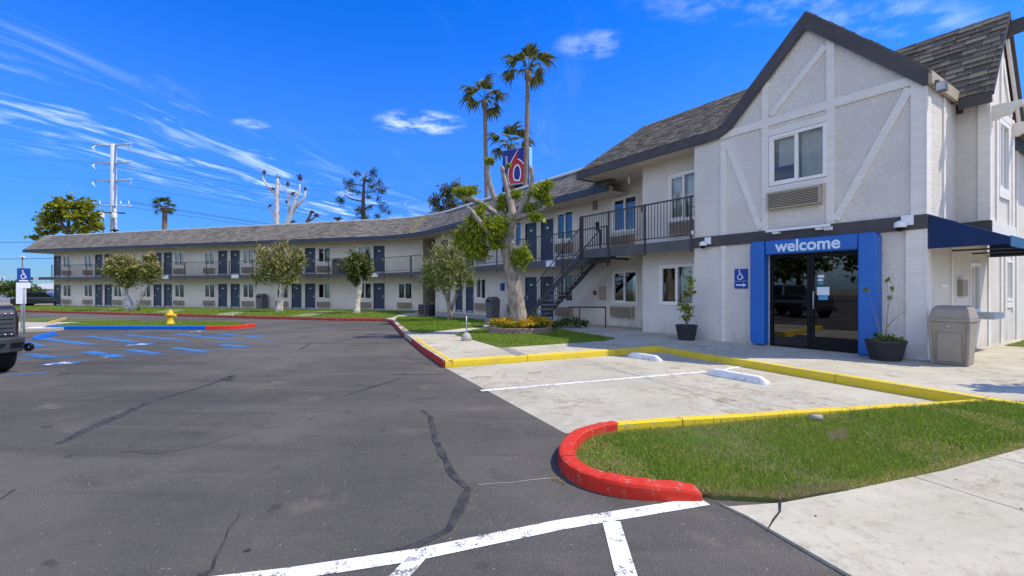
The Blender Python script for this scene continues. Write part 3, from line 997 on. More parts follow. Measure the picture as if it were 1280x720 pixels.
def disc(mb, c, r, f, n=14):
    return mb.add([f(c[0] + r * math.cos(2 * math.pi * k / n), c[1] + r * math.sin(2 * math.pi * k / n)) for k in range(n)], [tuple(range(n))])


ARC = [(.42 + .25 * math.cos(a), .30 + .25 * math.sin(a)) for a in [R_(t) for t in range(125, 396, 18)]]
WC = [[(.38, .80), (.40, .48), (.66, .48), (.78, .18), (.88, .20)], [(.39, .64), (.62, .64)], ARC]


def chair_icon(f, mb=None, w=.085):
    mb = strokes(WC, w, f, mb)
    return disc(mb, (.37, .90), .085, f)


for (cx, cy, hw, hh_) in ((76, 454.2, 31, 3.6), (174, 430.6, 23, 2.4), (246, 414.2, 14, 1.2)):
    q = [G(cx - hw, cy + hh_ * .9), G(cx + hw * .55, cy + hh_ * .15), G(cx + hw, cy - hh_ * .9), G(cx - hw * .3, cy - hh_ * .2)]

    def bil(x, y, q=q, o=.0085):
        a = Vector(q[0]).lerp(Vector(q[1]), x)
        b = Vector(q[3]).lerp(Vector(q[2]), x)
        p = a.lerp(b, y)
        return (p.x, p.y, gz(p.y) + o)
    sy = MB().add([bil(x, y, o=.0065) for x, y in ((0, 0), (1, 0), (1, 1), (0, 1))], [(0, 1, 2, 3)]).build('painted_symbol', M['blue_line'], lot, fix=True)
    chair_icon(bil, None, .13).build('wheelchair_symbol', M['white_worn'], sy)
band('painted_line', [G(130, 446.8), G(133, 446.8)], .12, .0045, M['white_line'], lot)

# hydrant island on the left
hp = [G(66, 413.2), G(80, 408), (-19.8, 21.9), (-15, 22.6), (-12.6, 21.4), (-11.2, 19.6), (-11.6, 18.55), (-12.4, 18.4), (-18.0, 18.6)]
hp = [(-18.3, 18.75), (-18.9, 19.6), (-19.5, 21.3), (-15.4, 22.4), (-12.6, 21.6), (-11.15, 20.0), (-11.3, 19.2), (-11.9, 18.85)]
hl = sheet('hydrant_lawn', hp, .13, M['lawn'], thick=.12)
blades('grass', hp, 16000, .13, .05, .018, M['blade'], 21, hl)
curb('blue_curb', resample([(-19.0, 19.75), (-18.75, 19.0), (-18.2, 18.72), (-12.15, 18.72)], 1.0), .15, M['blue'], .15, side=1)
curb('red_curb', smooth_line([(-12.15, 18.72), (-11.3, 18.95), (-11.0, 19.6), (-11.1, 20.4)], 2), .15, M['red'], .15, side=1)
sheet('pale_walk', [G(14, 412, .1), G(70, 410.5, .1), G(128, 402.3, .1), G(70, 402.5, .1), (-30, 23.0), (-30, 21)], .10, M['pad'], thick=.1)
sheet('far_lawn', [(-60, 24.2), (-30, 23.2), (-20.2, 22.5), (-18.5, 23.4), (-21.5, 24.6), (-30, 26), (-60, 36)], .10, M['lawn'], thick=.1)
# wheel stops
def wheel_stop(x, y, rot, label, m, L=1.75, grp='concrete wheel stops in the parking bays', h=.125):
    mb = MB()
    prof = [(-.085, .008), (-.075, .05), (-.05, h - .012), (-.03, h), (.03, h), (.05, h - .012), (.075, .05), (.085, .008)]
    n = len(prof)
    st = [(-L / 2, .0), (-L / 2 + .015, .0), (L / 2 - .015, 0), (L / 2, 0)]
    vs = []
    for k, xx in enumerate((-L / 2, -L / 2 + .13, -L / 6, L / 6, L / 2 - .13, L / 2)):
        e = .35 if k in (0, 5) else 1
        vs += [(xx, a, .008 + (b - .008) * (e if k in (0, 5) else 1)) for a, b in prof]
    fs = [(i * n + j, i * n + j + 1, (i + 1) * n + j + 1, (i + 1) * n + j) for i in range(5) for j in range(n - 1)]
    fs += [tuple(range(n)), tuple(range(5 * n, 6 * n))]
    mb.add(vs, fs)
    o = mb.build('wheel_stop', m, None, (x, y, gz(y)), rot, bevel=.008)
    return tag(o, label, 'wheel stop', grp)


def stop_between(p, q, label, m, **k):
    a, b = Vector(p), Vector(q)
    c = (a + b) / 2
    return wheel_stop(c.x, c.y, math.atan2(b.y - a.y, b.x - a.x), label, m, L=(b - a).length, **k)


stop_between(G(787, 446), G(826, 452.5), 'white wheel stop in the corner of the pad, farther from the glass doors', M['stop'])
stop_between(G(886, 468), G(960, 481.5), 'white wheel stop nearest the camera, in front of the glass doors', M['stop'])
stop_between(G(43, 424.5), G(69, 419), 'blue painted wheel stop beside the hydrant island', M['blue'])
stop_between(G(30, 413.5), G(58, 412), 'white wheel stop behind the handicap parking sign', M['stop'])
stop_between(G(60, 408, .0), G(82, 401.5, .0), 'tan painted wheel stop lying askew left of the hydrant island', M['tan_paint'], h=.2)


# ------------------------------------------------------------ building pieces (templates)
stash = bpy.data.collections.new('unused')


def proto(name, mb, m, parent=None, bevel=0, **k):
    return mb.build(name, m, parent, bevel=bevel, **k)


def window_proto(w, h, left, right, mull=.055):
    """origin: bottom centre, outer face at y=0 looking to -y. left/right: 'c' curtain, 'd' dark, 'g' sage curtain"""
    fb = MB()
    e = .075
    x0, x1 = -w / 2, w / 2
    for a in ((x0 - .02, x0 + e - .02, 0, h), (x1 - e + .02, x1 + .02, 0, h)):
        fb.box(a[0], a[1], -.035, .09, a[2] - .02, a[3] + .02)
    fb.box(x0 + e - .02, x1 - e + .02, -.035, .09, -.02, e - .02)
    fb.box(x0 + e - .02, x1 - e + .02, -.035, .09, h - e + .02, h + .02)
    fb.box(-mull / 2, mull / 2, -.022, .08, e - .02, h - e + .02)
    # inner sash of the sliding half
    s0, s1 = x0 + e - .02, -mull / 2
    for a in ((s0, s0 + .03), (s1 - .03, s1)):
        fb.box(a[0], a[1], -.008, .05, e - .02, h - e + .02)
    fb.box(s0 + .03, s1 - .03, -.008, .05, e - .02, e + .012)
    fb.box(s0 + .03, s1 - .03, -.008, .05, h - e - .012, h - e + .02)
    o = proto('window', fb, M['white'])
    for s, kind in ((-1, left), (1, right)):
        a, b = (s0, s1) if s < 0 else (mull / 2, x1 - e + .02)
        MB().box(a, b, .028, .034, e - .02, h - e + .02).build('pane', M['glass'], o)
        if kind in 'cg':
            cb = MB()
            n = 26
            lo_ = .04 + (0 if kind == 'c' else 0.0)
            vs = []
            for i in range(n + 1):
                x = a + (b - a) * i / n
                y = .17 + .022 * math.sin(i * 1.9) + .008 * math.sin(i * 4.7)
                vs += [(x, y, lo_), (x, y, h - .02)]
            cb.add(vs, [(2 * i, 2 * i + 2, 2 * i + 3, 2 * i + 1) for i in range(n)], smooth=True)
            cb.build('curtain', M['curtain' if kind == 'c' else 'curtain_green'], o, fix=False)
        elif kind == 'h':   # cloth hung half way
            MB().box(a + .08, b - .04, .15, .155, h * .38, h * .93).build('curtain', M['curtain'], o)
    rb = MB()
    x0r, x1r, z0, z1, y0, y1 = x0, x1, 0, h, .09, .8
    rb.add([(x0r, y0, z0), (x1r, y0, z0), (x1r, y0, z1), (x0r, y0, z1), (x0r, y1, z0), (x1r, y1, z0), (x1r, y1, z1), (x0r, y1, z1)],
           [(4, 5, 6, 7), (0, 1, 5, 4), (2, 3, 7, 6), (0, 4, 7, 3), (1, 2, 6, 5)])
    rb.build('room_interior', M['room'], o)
    return o


def door_proto(handed):
    w, h = .94, 2.04
    fb = MB()
    for s in (-1, 1):
        fb.box(*(sorted((s * w / 2, s * (w / 2 - .055)))), -.02, .09, 0, h)
    fb.box(-w / 2 + .055, w / 2 - .055, -.02, .09, h - .055, h)
    fb.box(-w / 2 + .055, w / 2 - .055, -.005, .09, 0, .03)
    o = proto('door', fb, M['white' if 0 else 'navy'])
    lf = MB()
    lf.box(-w / 2 + .055, w / 2 - .055, .025, .07, .03, h - .055)
    lf.build('door_leaf', M['navy'], o)
    hb = MB()
    x = handed * (w / 2 - .13)
    hb.box(x - .03, x + .03, .012, .026, .92, 1.14)
    hb.tube([(x, .02, 1.0), (x, -.03, 1.0), (x - handed * .11, -.035, 1.0)], .012, 6)
    hb.build('handle', M['galv'], o)
    MB().box(-.08, .08, .016, .026, 1.62, 1.70).build('number_plate', M['ada_white'], o)
    MB().box(-w / 2 + .06, w / 2 - .06, .015, .026, .03, .12).build('kick_plate', M['galv'], o)
    return o


def ac_proto(w=1.15, h=.42, slats=False):
    cb = MB()
    cb.box(-w / 2, w / 2, -.16, -.0, 0, .035)
    cb.box(-w / 2, w / 2, -.16, -.0, h - .035, h)
    for s in (-1, 1):
        cb.box(*(sorted((s * w / 2, s * (w / 2 - .035)))), -.16, 0, .035, h - .035)
    o = proto('air_conditioner', cb, M['ac'], bevel=.006)
    MB().box(-w / 2 + .035, w / 2 - .035, -.09, -.002, .035, h - .035).build('back_plate', M['ac_dark'], o)
    n = 9
    sb = MB()
    for i in range(n):
        z = .04 + (h - .08) * (i + .5) / n
        if slats:
            sb = MB()
        sb.add([(-w / 2 + .035, -.155, z - .004), (w / 2 - .035, -.155, z - .004), (w / 2 - .035, -.10, z + .02), (-w / 2 + .035, -.10, z + .02),
                (-w / 2 + .035, -.155, z + .012), (w / 2 - .035, -.155, z + .012), (w / 2 - .035, -.10, z + .03), (-w / 2 + .035, -.10, z + .03)],
               [(0, 1, 5, 4), (4, 5, 6, 7), (0, 3, 2, 1), (0, 4, 7, 3), (1, 2, 6, 5)])
        if slats:
            sb.build('slat', M['ac'], o)
    if not slats:
        sb.build('grille', M['ac'], o)
    return o


PROTO = {}


def place(key, maker, parent, x, y, z, rot=0, sx_=1, sz_=1):
    """first use takes the template itself, later uses copy it with its sub-parts"""
    if key not in PROTO:
        o = maker()
        PROTO[key] = (o, [c for c in C.objects if c.parent == o])
    else:
        src, kids = PROTO[key]
        o = src.copy()
        C.objects.link(o)
        for k in kids:
            c = k.copy()
            C.objects.link(c)
            c.parent = o
    o.parent = parent
    o.location = (x, y, z)
    o.rotation_euler = (0, 0, rot)
    o.scale = (sx_, 1, sz_)
    return o


def wall_holes(mb, x0, x1, z0, z1, y, holes, depth=.1, axis='x'):
    """wall face at y (outside towards -y) with rectangular openings and reveals"""
    xs = sorted({x0, x1, *[min(max(v, x0), x1) for h in holes for v in h[:2]]})
    zs = sorted({z0, z1, *[min(max(v, z0), z1) for h in holes for v in h[2:]]})

    def P(x, yy, z):
        return (x, yy, z) if axis == 'x' else (yy, x, z)
    for i in range(len(xs) - 1):
        for j in range(len(zs) - 1):
            cx, cz = (xs[i] + xs[i + 1]) / 2, (zs[j] + zs[j + 1]) / 2
            if any(h[0] < cx < h[1] and h[2] < cz < h[3] for h in holes):
                continue
            mb.add([P(xs[i], y, zs[j]), P(xs[i + 1], y, zs[j]), P(xs[i + 1], y, zs[j + 1]), P(xs[i], y, zs[j + 1])], [(0, 1, 2, 3)])
    for a, b, c, d in holes:
        y2 = y + depth
        mb.add([P(a, y, c), P(b, y, c), P(b, y, d), P(a, y, d), P(a, y2, c), P(b, y2, c), P(b, y2, d), P(a, y2, d)],
               [(0, 4, 5, 1), (1, 5, 6, 2), (2, 6, 7, 3), (3, 7, 4, 0)])
    return mb


# ------------------------------------------------------------ the two wings share one bent eave line
E_L, E_R, RC = -1.3, .72, 8.0
a1, b1 = mL, nR
k1 = LW(0, E_L).dot(mL) - RC
k2 = RW(0, E_R).dot(nR) - RC
det = mL.x * nR.y - mL.y * nR.x
CC = Vector(((k1 * nR.y - mL.y * k2) / det, (mL.x * k2 - k1 * nR.x) / det))
angL, angR = math.atan2(mL.y, mL.x), math.atan2(nR.y, nR.x)
ZL, ZR = -.08, 0.02          # wing datum: the left wing sits a little lower


def eave_path(lxL, lxR, nl=30, na=24, nr=12):
    """samples (point, inward normal, z shift) along the eave from the left wing round to the right wing"""
    out = []
    tL = CC + mL * RC
    sL = LW(lxL, E_L)
    for i in range(nl):
        out.append((sL.lerp(tL, i / nl), mL.copy(), ZL))
    for i in range(na + 1):
        t = i / na
        a = angL + (angR - angL) * t
        nn = Vector((math.cos(a), math.sin(a)))
        out.append((CC + nn * RC, nn, ZL + (ZR - ZL) * t))
    tR = CC + nR * RC
    eR = RW(lxR, E_R)
    for i in range(1, nr + 1):
        out.append((tR.lerp(eR, i / nr), nR.copy(), ZR))
    return out


PATH = eave_path(-42.3, -9.5)
MID = 30 + 12
PL, PR = PATH[:MID + 1], PATH[MID:]


def sweep(path, prof, closed=True):
    """prof: list of (inward e, z)"""
    mb = MB()
    k = len(prof)
    vs = [(p.x + n.x * e, p.y + n.y * e, z + s) for p, n, s in path for e, z in prof]
    jn = k if closed else k - 1
    fs = [(i * k + j, i * k + (j + 1) % k, (i + 1) * k + (j + 1) % k, (i + 1) * k + j) for i in range(len(path) - 1) for j in range(jn)]
    if closed:
        fs += [tuple(range(k)), tuple(reversed(range((len(path) - 1) * k, len(path) * k)))]
    return mb.add(vs, fs)


def along(path):
    L = [0.0]
    for i in range(1, len(path)):
        L.append(L[-1] + (path[i][0] - path[i - 1][0]).length)

    def at(s):
        s = min(max(s, 0), L[-1])
        i = max(0, min(len(path) - 2, int(np.searchsorted(L, s)) - 1))
        t = (s - L[i]) / max(1e-9, L[i + 1] - L[i])
        p = path[i][0].lerp(path[i + 1][0], t)
        n = path[i][1].lerp(path[i + 1][1], t).normalized()
        return p, n, path[i][2] + (path[i + 1][2] - path[i][2]) * t
    return L[-1], at


def shingle_field(P, s_rng, T, expo, width, h, single=None):
    """P(s,t,lift)->3-D ; s_rng(t)->(s0,s1). Courses of separate overlapping shingles.
    single: callback(mb) per shingle, else all joined"""
    mb = MB()
    nc = int(T / expo)
    for c in range(nc):
        t0, t1 = c * T / nc, min(T, (c + 1) * T / nc + expo * .25)
        s0, s1 = s_rng((t0 + t1) / 2)
        s = s0 - rnd.uniform(0, width)
        while s < s1:
            w = width * rnd.uniform(.7, 1.35)
            a, b = max(s + .006, s0), min(s + w - .006, s1)
            if b - a > .03:
                if single:
                    mb = MB()
                tt = t0 + rnd.uniform(-.012, .012)
                hh = h * rnd.uniform(.7, 1.5)
                mb.add([P(a, tt, 0), P(b, tt, 0), P(b, t1, .002), P(a, t1, .002), P(a, tt, hh), P(b, tt, hh), P(b, t1, .004), P(a, t1, .004)],
                       [(4, 5, 6, 7), (0, 1, 5, 4), (0, 4, 7, 3), (1, 2, 6, 5)])
                if single:
                    single(mb)
            s += w
    return mb


def wing_roof(root, path, left_end):
    IV = inv(root)
    RUN, RISE = 1.64, 1.48
    z0 = 5.43
    sweep(path, [(.0, z0 - .24), (.0, z0), (RUN, z0 + RISE), (RUN, z0 + RISE - .15), (.10, z0 - .1), (.10, z0 - .24)]).build('roof', M['roof_far'], root, world=IV)
    sweep(path, [(-.03, z0 - .25), (-.03, z0 + .012), (-.002, z0 + .012), (-.002, z0 - .25)]).build('fascia', M['blue_trim'], root, world=IV)
    sweep(path, [(.1, z0 - .24), (.1, z0 - .21), (1.45, z0 - .21), (1.45, z0 - .24)]).build('soffit', M['soffit'], root, world=IV)
    sweep(path, [(RUN - .04, z0 + RISE - .02), (RUN - .04, z0 + RISE + .05), (RUN + .1, z0 + RISE + .05), (RUN + .1, z0 + RISE - .02)]).build('roof_cap', M['white_paint'], root, world=IV)
    L, at = along(path)
    sl = math.hypot(RUN, RISE)

    def P(s, t, lift):
        p, n, zs = at(s)
        e = t * RUN / sl
        zz_ = z0 + t * RISE / sl
        nx = -RISE / sl * lift
        return (p.x + n.x * (e + nx), p.y + n.y * (e + nx), zz_ + zs + lift * RUN / sl)
    sh = shingle_field(P, lambda t: ((t * RUN / sl if left_end else 0), L), sl, .16, .34, .02)
    tag(sh.build('shingles', M['roof_far'], root, world=IV), kind='stuff')


bevelled = .004
# ---------------- left wing
left = thing('motel_wing', 'long two storey motel wing across the lot, weathered grey roof, navy doors', 'building', (*oL, 0), aL)
LD = [-39.65, -33.87, -32.6, -26.34, -25.09, -18.83, -17.48, -11.22, -9.91, -3.66]
LWN = [-38.26, -35.3, -31.33, -27.75, -23.72, -20.27, -16.09, -12.6, -8.58, -4.9]
F1, F2 = -.06, 2.75
holes = []
for x in LD:
    for f in (F1, F2):
        holes.append((x - .47, x + .47, f, f + 2.04))
for x in LWN:
    for z in (.80, 3.60):
        holes.append((x - .6, x + .6, z, z + 1.2))
holes.append((-1.46 - .62, -1.46 + .62, .80, 2.0))
wb = wall_holes(MB(), -40.2, 0, -.5, 5.3, 0, holes, .1)
wb.box(-40.2, 0, .11, 12, -.5, -.45)
wb.add([(-40.2, 0, -.5), (-40.2, 12, -.5), (-40.2, 12, 5.3), (-40.2, 0, 5.3)], [(0, 3, 2, 1)])
wb.add([(0, 0, -.5), (0, 12, -.5), (0, 12, 5.3), (0, 0, 5.3)], [(0, 1, 2, 3)])
wb.add([(-40.2, 12, -.5), (0, 12, -.5), (0, 12, 5.3), (-40.2, 12, 5.3)], [(0, 3, 2, 1)])
wb.build('wall', M['stucco_far'], left, fix=False)
combos = [('g', 'd'), ('d', 'c'), ('d', 'g'), ('g', 'd'), ('c', 'd'), ('d', 'd'), ('d', 'g')]


def combo(i):
    return combos[(i * 5 + i // 3) % len(combos)]


for i, x in enumerate(LD):
    hd = 1 if i in (1, 3, 5, 7) else -1
    for f in (F1, F2):
        place(('door', -hd), lambda hd=hd: door_proto(-hd), left, x, 0, f)
for i, x in enumerate(LWN + [-1.46]):
    for k, z in enumerate((.80, 3.60)):
        if x == -1.46 and k:
            continue
        cb_ = combo(i * 2 + k) if x != -1.46 else ('d', 'd')
        place(('win', cb_), lambda cb_=cb_: window_proto(1.2, 1.2, *cb_), left, x, 0, z)
        place('ac', lambda: ac_proto(), left, x - .02, 0, z - .66)
for x in (-36.5, -29.6, -22.0, -14.4, -7.0):
    for z in (5.19, 2.50):
        MB().lathe([(.02, z), (.11, z), (.11, z - .05), (.06, z - .09), (.01, z - .1)], 12).build('ceiling_lamp', M['lens'], left, loc=(x, -.6, ZL))
wing_roof(left, PL, True)
IVL = inv(left)
# hip at the far left end, flat roof
hb = MB()
eL = -42.3
z0 = 5.43 + ZL
hb.add([(eL, E_L, z0), (eL + 1.64, E_L + 1.64, z0 + 1.48), (eL, 12, z0), (eL + 1.64, 12, z0 + 1.48)], [(0, 1, 3, 2)])
hb.box(eL + 1.64, 0, .3, 12, z0 + 1.30, z0 + 1.38)
hb.build('end_roof', M['roof_far'], left)
MB().box(eL - .03, eL, E_L, 12, z0 - .25, z0 + .01).build('fascia', M['blue_trim'], left)
MB().box(eL + .02, -40.25, E_L + .1, 12, z0 - .235, z0 - .205).build('soffit', M['soffit'], left)


def s_post(path, s, e, z0_, z1_, w, root, IV, name='rail_post', m='steel_dark'):
    L, at = along(path)
    p, n, zs = at(s)
    q = p + n * e
    MB().box(-w / 2, w / 2, -w / 2, w / 2, z0_, z1_).build(name, M[m], root, loc=tuple(IV @ Vector((q.x, q.y, zs))))


def wing_balcony(root, path, step=2.35, name_stuff='balusters', cut=0):
    IV = inv(root)
    full = path
    path = path[cut:]
    zf = 2.79
    sweep(full, [(.06, zf - .28), (.06, zf - .02), (1.34, zf - .02), (1.34, zf - .15), (.2, zf - .16), (.2, zf - .28)]) .build('balcony_slab', M['concrete_edge'], root, world=IV)
    sweep(full, [(.2, zf - .19), (.2, zf - .165), (1.34, zf - .165), (1.34, zf - .19)]).build('balcony_soffit', M['soffit'], root, world=IV)
    sweep(path, [(.09, 3.86), (.09, 3.90), (.13, 3.90), (.13, 3.86)]).build('top_rail', M['steel_dark'], root, world=IV)
    sweep(path, [(.095, 2.87), (.095, 2.90), (.125, 2.90), (.125, 2.87)]).build('bottom_rail', M['steel_dark'], root, world=IV)
    L, at = along(path)
    bb = MB()
    s = .06
    while s < L:
        p, n, zs = at(s)
        q = p + n * .11
        bb.box(q.x - .007, q.x + .007, q.y - .007, q.y + .007, 2.89 + zs, 3.87 + zs)
        s += .13
    tag(bb.build(name_stuff, M['steel_dark'], root, world=IV), kind='stuff')
    k = int(L / step)
    for i in range(k + 1):
        s_post(path, .05 + (L - .1) * i / k, .10, zf - .42, 3.90, .045, root, IV)


wing_balcony(left, PL, cut=3)
# small notice boards on the balcony edge
for nm, s in (('white notice board on the balcony edge at the far left end of the wing', 1.9), ('white notice board on the balcony edge left of centre of the far wing', 18.6),
              ('white notice board on the balcony edge beside the inner corner', 39.0), ('white notice board on the balcony edge behind the large two tone shrub tree', 26.2)):
    LL, at = along(PL)
    p, n, zs = at(s)
    q = p + n * .02
    o = MB().box(-.36, .36, -.02, .02, 2.52, 2.80).build('notice_board', M['ada_white'], None, (q.x, q.y, zs - .02), aL if s < 38 else math.atan2(-n.x, n.y))
    tag(o, nm, 'sign', 'white notice boards on balcony edges')

# ---------------- right wing
right = thing('motel_wing', 'two storey motel wing behind the flower bed tree, joining the office', 'building', (*oR, 0), aR)
D1 = 1.88
G1, G2 = .08, 2.80
RD_low = [-23.7, -22.27, -15.92, -14.6]
RD_up = RD_low + [-25.8]
RWN = [(-20.9, .95, 3.72), (-17.3, .95, 3.72), (-13.29, .95, 3.75)]
holes = [(x - .47, x + .47, G1, G1 + 2.04) for x in RD_low] + [(x - .47, x + .47, G2, G2 + 2.04) for x in RD_up]
for x, a, b in RWN:
    holes += [(x - .6, x + .6, a, a + 1.2), (x - .6, x + .6, b, b + 1.3)]
holes += [(-10.32, -9.04, .98, 2.22), (-10.32, -9.04, 3.77, 5.13)]
wb = wall_holes(MB(), -27.3, -7.78, -.5, 5.38, D1, [h for h in holes], .1)
wb.box(-10.3, -7.78, D1 - .001, D1 + .1, 5.38, 5.72)
wb.add([(-27.3, D1, -.5), (-27.3, 12, -.5), (-27.3, 12, 5.4), (-27.3, D1, 5.4)], [(0, 3, 2, 1)])
wb.add([(-27.3, 12, -.5), (-7.8, 12, -.5), (-7.8, 12, 5.4), (-27.3, 12, 5.4)], [(0, 3, 2, 1)])
wb.build('wall', M['stucco_far'], right, fix=False)
for i, x in enumerate(RD_up):
    hd = -1 if i in (0, 2) else 1
    for f in (G1, G2):
        if f == G1 and x == -25.8:
            continue
        place(('door', hd), lambda hd=hd: door_proto(hd), right, x, D1, f)
for i, (x, a, b) in enumerate(RWN):
    for k, (z, hh) in enumerate(((a, 1.2), (b, 1.3))):
        cb_ = [('g', 'd'), ('c', 'c'), ('g', 'c')][i] if k else [('d', 'g'), ('d', 'g'), ('g', 'd')][i]
        place(('win', cb_), lambda cb_=cb_: window_proto(1.2, 1.2, *cb_), right, x, D1, z, 0, 1, hh / 1.2)
        place('ac', lambda: ac_proto(), right, x, D1, z - .66 if not k else z - .55)
for z, hh, cb_ in ((.98, 1.24, ('d', 'd')), (3.77, 1.36, ('d', 'c'))):
    place(('win', cb_), lambda cb_=cb_: window_proto(1.2, 1.2, *cb_), right, -9.68, D1, z, 0, 1.28 / 1.2, hh / 1.2)
    place('ac', lambda: ac_proto(), right, -9.76, D1, z - .56)
wing_roof(right, PR, False)
wing_balcony(right, PR)
MB().box(-27.2, -7.8, D1 + .2, 12, 6.75, 6.8).build('flat_roof', M['flat_roof'], right)
# breezeway at the inner corner
IVR = inv(right)
p0, p1 = LW(0, 3.2), RW(-27.3, D1 + 3.2)
bw = MB()
bw.add([(p0.x, p0.y, -.4), (p1.x, p1.y, -.4), (p1.x, p1.y, 5.3), (p0.x, p0.y, 5.3)], [(0, 1, 2, 3)])
bw.build('passage_wall', M['stucco_far'], right, world=IVR)
bw = MB()
for z in (2.6, 5.25):
    pts = [LW(0, 0), LW(0, 3.2), RW(-27.3, D1 + 3.2), RW(-27.3, D1)]
    bw.add([(p.x, p.y, z) for p in pts] + [(p.x, p.y, z + .14) for p in pts], [(0, 1, 2, 3), (4, 5, 6, 7), (0, 1, 5, 4), (0, 3, 7, 4)])
bw.build('passage_ceiling', M['soffit'], right, world=IVR)
bw = MB()
c0, c1_ = p0.lerp(p1, .1), p0.lerp(p1, .85)
off_ = -(mL + nR).normalized() * .03
bw.prism([(c0.x, c0.y), (c1_.x, c1_.y), (c1_.x + off_.x, c1_.y + off_.y), (c0.x + off_.x, c0.y + off_.y)], lambda p: (p[0], p[1], -.05), lambda p: (p[0], p[1], 2.1))
bw.build('passage_door', M['black'], right, world=IVR)
vb = MB()
vl, at = along(PL)
va, vn, vz = PATH[MID]
vb.add([(va.x - wL.x * .14, va.y - wL.y * .14, 5.45 + vz), (va.x + wL.x * .14, va.y + wL.y * .14, 5.45 + vz),
        (va.x + vn.x * 1.62 + wL.x * .14, va.y + vn.y * 1.62 + wL.y * .14, 6.915 + vz), (va.x + vn.x * 1.62 - wL.x * .14, va.y + vn.y * 1.62 - wL.y * .14, 6.915 + vz)], [(0, 1, 2, 3)])
for i, v in enumerate(vb.v):
    vb.v[i] = (v[0] - vn.x * .03, v[1] - vn.y * .03, v[2] + .03)
vb.build('valley_flashing', M['moss'], right, world=IVR)
# white notice on the right wing balcony edge
q = RW(-12.9, .74)
tag(MB().box(-.3, .3, -.02, .02, 2.50, 2.76).build('notice_board', M['ada_white'], None, (q.x, q.y, 0), aR), 'white notice board on the balcony edge left of the outside stair', 'sign', 'white notice boards on balcony edges')


# ---------------- office block with the timbered gable
office = thing('motel_office', 'white stucco motel office with dark gable, timber boards and blue framed glass entrance', 'building', (*oR, 0), aR)
AX, AZ = -2.2, 8.08
SLP = (AZ - 5.91) / 2.2
gh = [(-3.06, -1.79, 4.13, 5.34), (-3.08, -1.08, .0, 2.37)]
wb = wall_holes(MB(), -5.25, 0, -.4, 5.58, 0, gh, .12)
wb.add([(-4.55, 0, 5.58), (0, 0, 5.58), (0, 0, 5.78), (AX, 0, AZ - .12), (-4.55, 0, 5.80)], [(0, 1, 2, 3, 4)])
wb.add([(-5.25, 0, 5.58), (-4.55, 0, 5.58), (-4.55, 0, 5.80), (-5.25, 0, 5.80)], [(0, 1, 2, 3)])
# left return and wall B with its window, jog
wb.add([(-5.25, 0, -.4), (-5.25, .7, -.4), (-5.25, .7, 5.8), (-5.25, 0, 5.8)], [(0, 3, 2, 1)])
bhol = [(-7.04, -5.72, 1.02, 2.28), (-6.66, -5.58, 3.70, 5.18)]
wall_holes(wb, -7.78, -5.25, -.4, 5.75, .7, bhol, .12)
wb.add([(-7.78, .7, -.4), (-7.78, 1.9, -.4), (-7.78, 1.9, 5.75), (-7.78, .7, 5.75)], [(0, 3, 2, 1)])
# right side, below and above
shol = [(2.97, 3.73, .98, 2.12), (6.4, 7.0, 1.2, 2.3)]
wall_holes(wb, 0, 16, -.4, 5.8, 0, [], .1, 'y') if 0 else None
w2 = wall_holes(MB(), 0, 16, -.4, 5.8, 0, shol, -.1, 'y')
wb.add(w2.v, w2.f)
wb.build('wall', M['stucco'], office, fix=False)

# bay on the right side under its own steep gable
BX, B0, B1, BA = .52, 1.95, 4.05, 3.0
bh = [(2.72, 3.55, 3.72, 5.28)]
w3 = wall_holes(MB(), B0, B1, 2.72, 5.55, BX, bh, -.1, 'y')
w3.add([(BX, B0, 5.55), (BX, B1, 5.55), (BX, BA, 7.55)], [(0, 1, 2)])
w3.add([(0, B0, 2.72), (BX, B0, 2.72), (BX, B0, 5.75), (0, B0, 5.75)], [(0, 1, 2, 3)])
w3.add([(0, B1, 2.72), (BX, B1, 2.72), (BX, B1, 5.75), (0, B1, 5.75)], [(0, 3, 2, 1)])
w3.add([(0, B0, 2.72), (0, B1, 2.72), (BX, B1, 2.72), (BX, B0, 2.72)], [(0, 1, 2, 3)])
w3.build('bay_wall', M['stucco'], office, fix=False)


def board(a, b, w=.2, proj=.035, y=0.0, m='board', name='timber_board', root=None):
    """trim board on the gable face between two (x,z) points"""
    root = root or office
    a, b = Vector((a[0], 0, a[1])), Vector((b[0], 0, b[1]))
    d = (b - a).normalized()
    s = Vector((-d.z, 0, d.x)) * (w / 2)
    pts = [a - s, b - s, b + s, a + s]
    mb = MB()
    vs = [(p.x, y - proj, p.z) for p in pts] + [(p.x, y + .02, p.z) for p in pts]
    mb.add(vs, [(0, 1, 2, 3), (0, 4, 5, 1), (1, 5, 6, 2), (2, 6, 7, 3), (3, 7, 4, 0)])
    return mb.build(name, M[m], root)


board((-4.32, 3.0), (-4.32, 5.55), .17)
board((-3.18, 3.0), (-3.18, 6.78), .17, .033)
board((-1.69, 3.0), (-1.69, 7.32), .17, .033)
board((-.115, 3.0), (-.115, 5.75), .23, .034)
board((-4.42, 5.74), (-3.265, 5.74), .19)
board((-3.095, 5.74), (-1.775, 5.74), .19)
board((-1.605, 5.74), (-.23, 5.74), .19)
board((-3.095, 5.45), (-1.775, 5.45), .15, .031)
board((-3.05, 5.90), (-1.80, 7.12), .15, .030)
board((-1.58, 3.08), (-.25, 5.60), .16, .030)
board((-4.22, 5.52), (-3.30, 3.06), .16, .030)
board((-3.095, 4.02), (-1.775, 4.02), .14, .031)
board((-.155, -.1), (-.155, 2.71), .31, .036)
board((-4.32, -.1), (-4.32, 2.71), .15, .03)
board((-5.25, 2.855), (0.04, 2.855), .29, .05, m='dark_trim', name='floor_band')
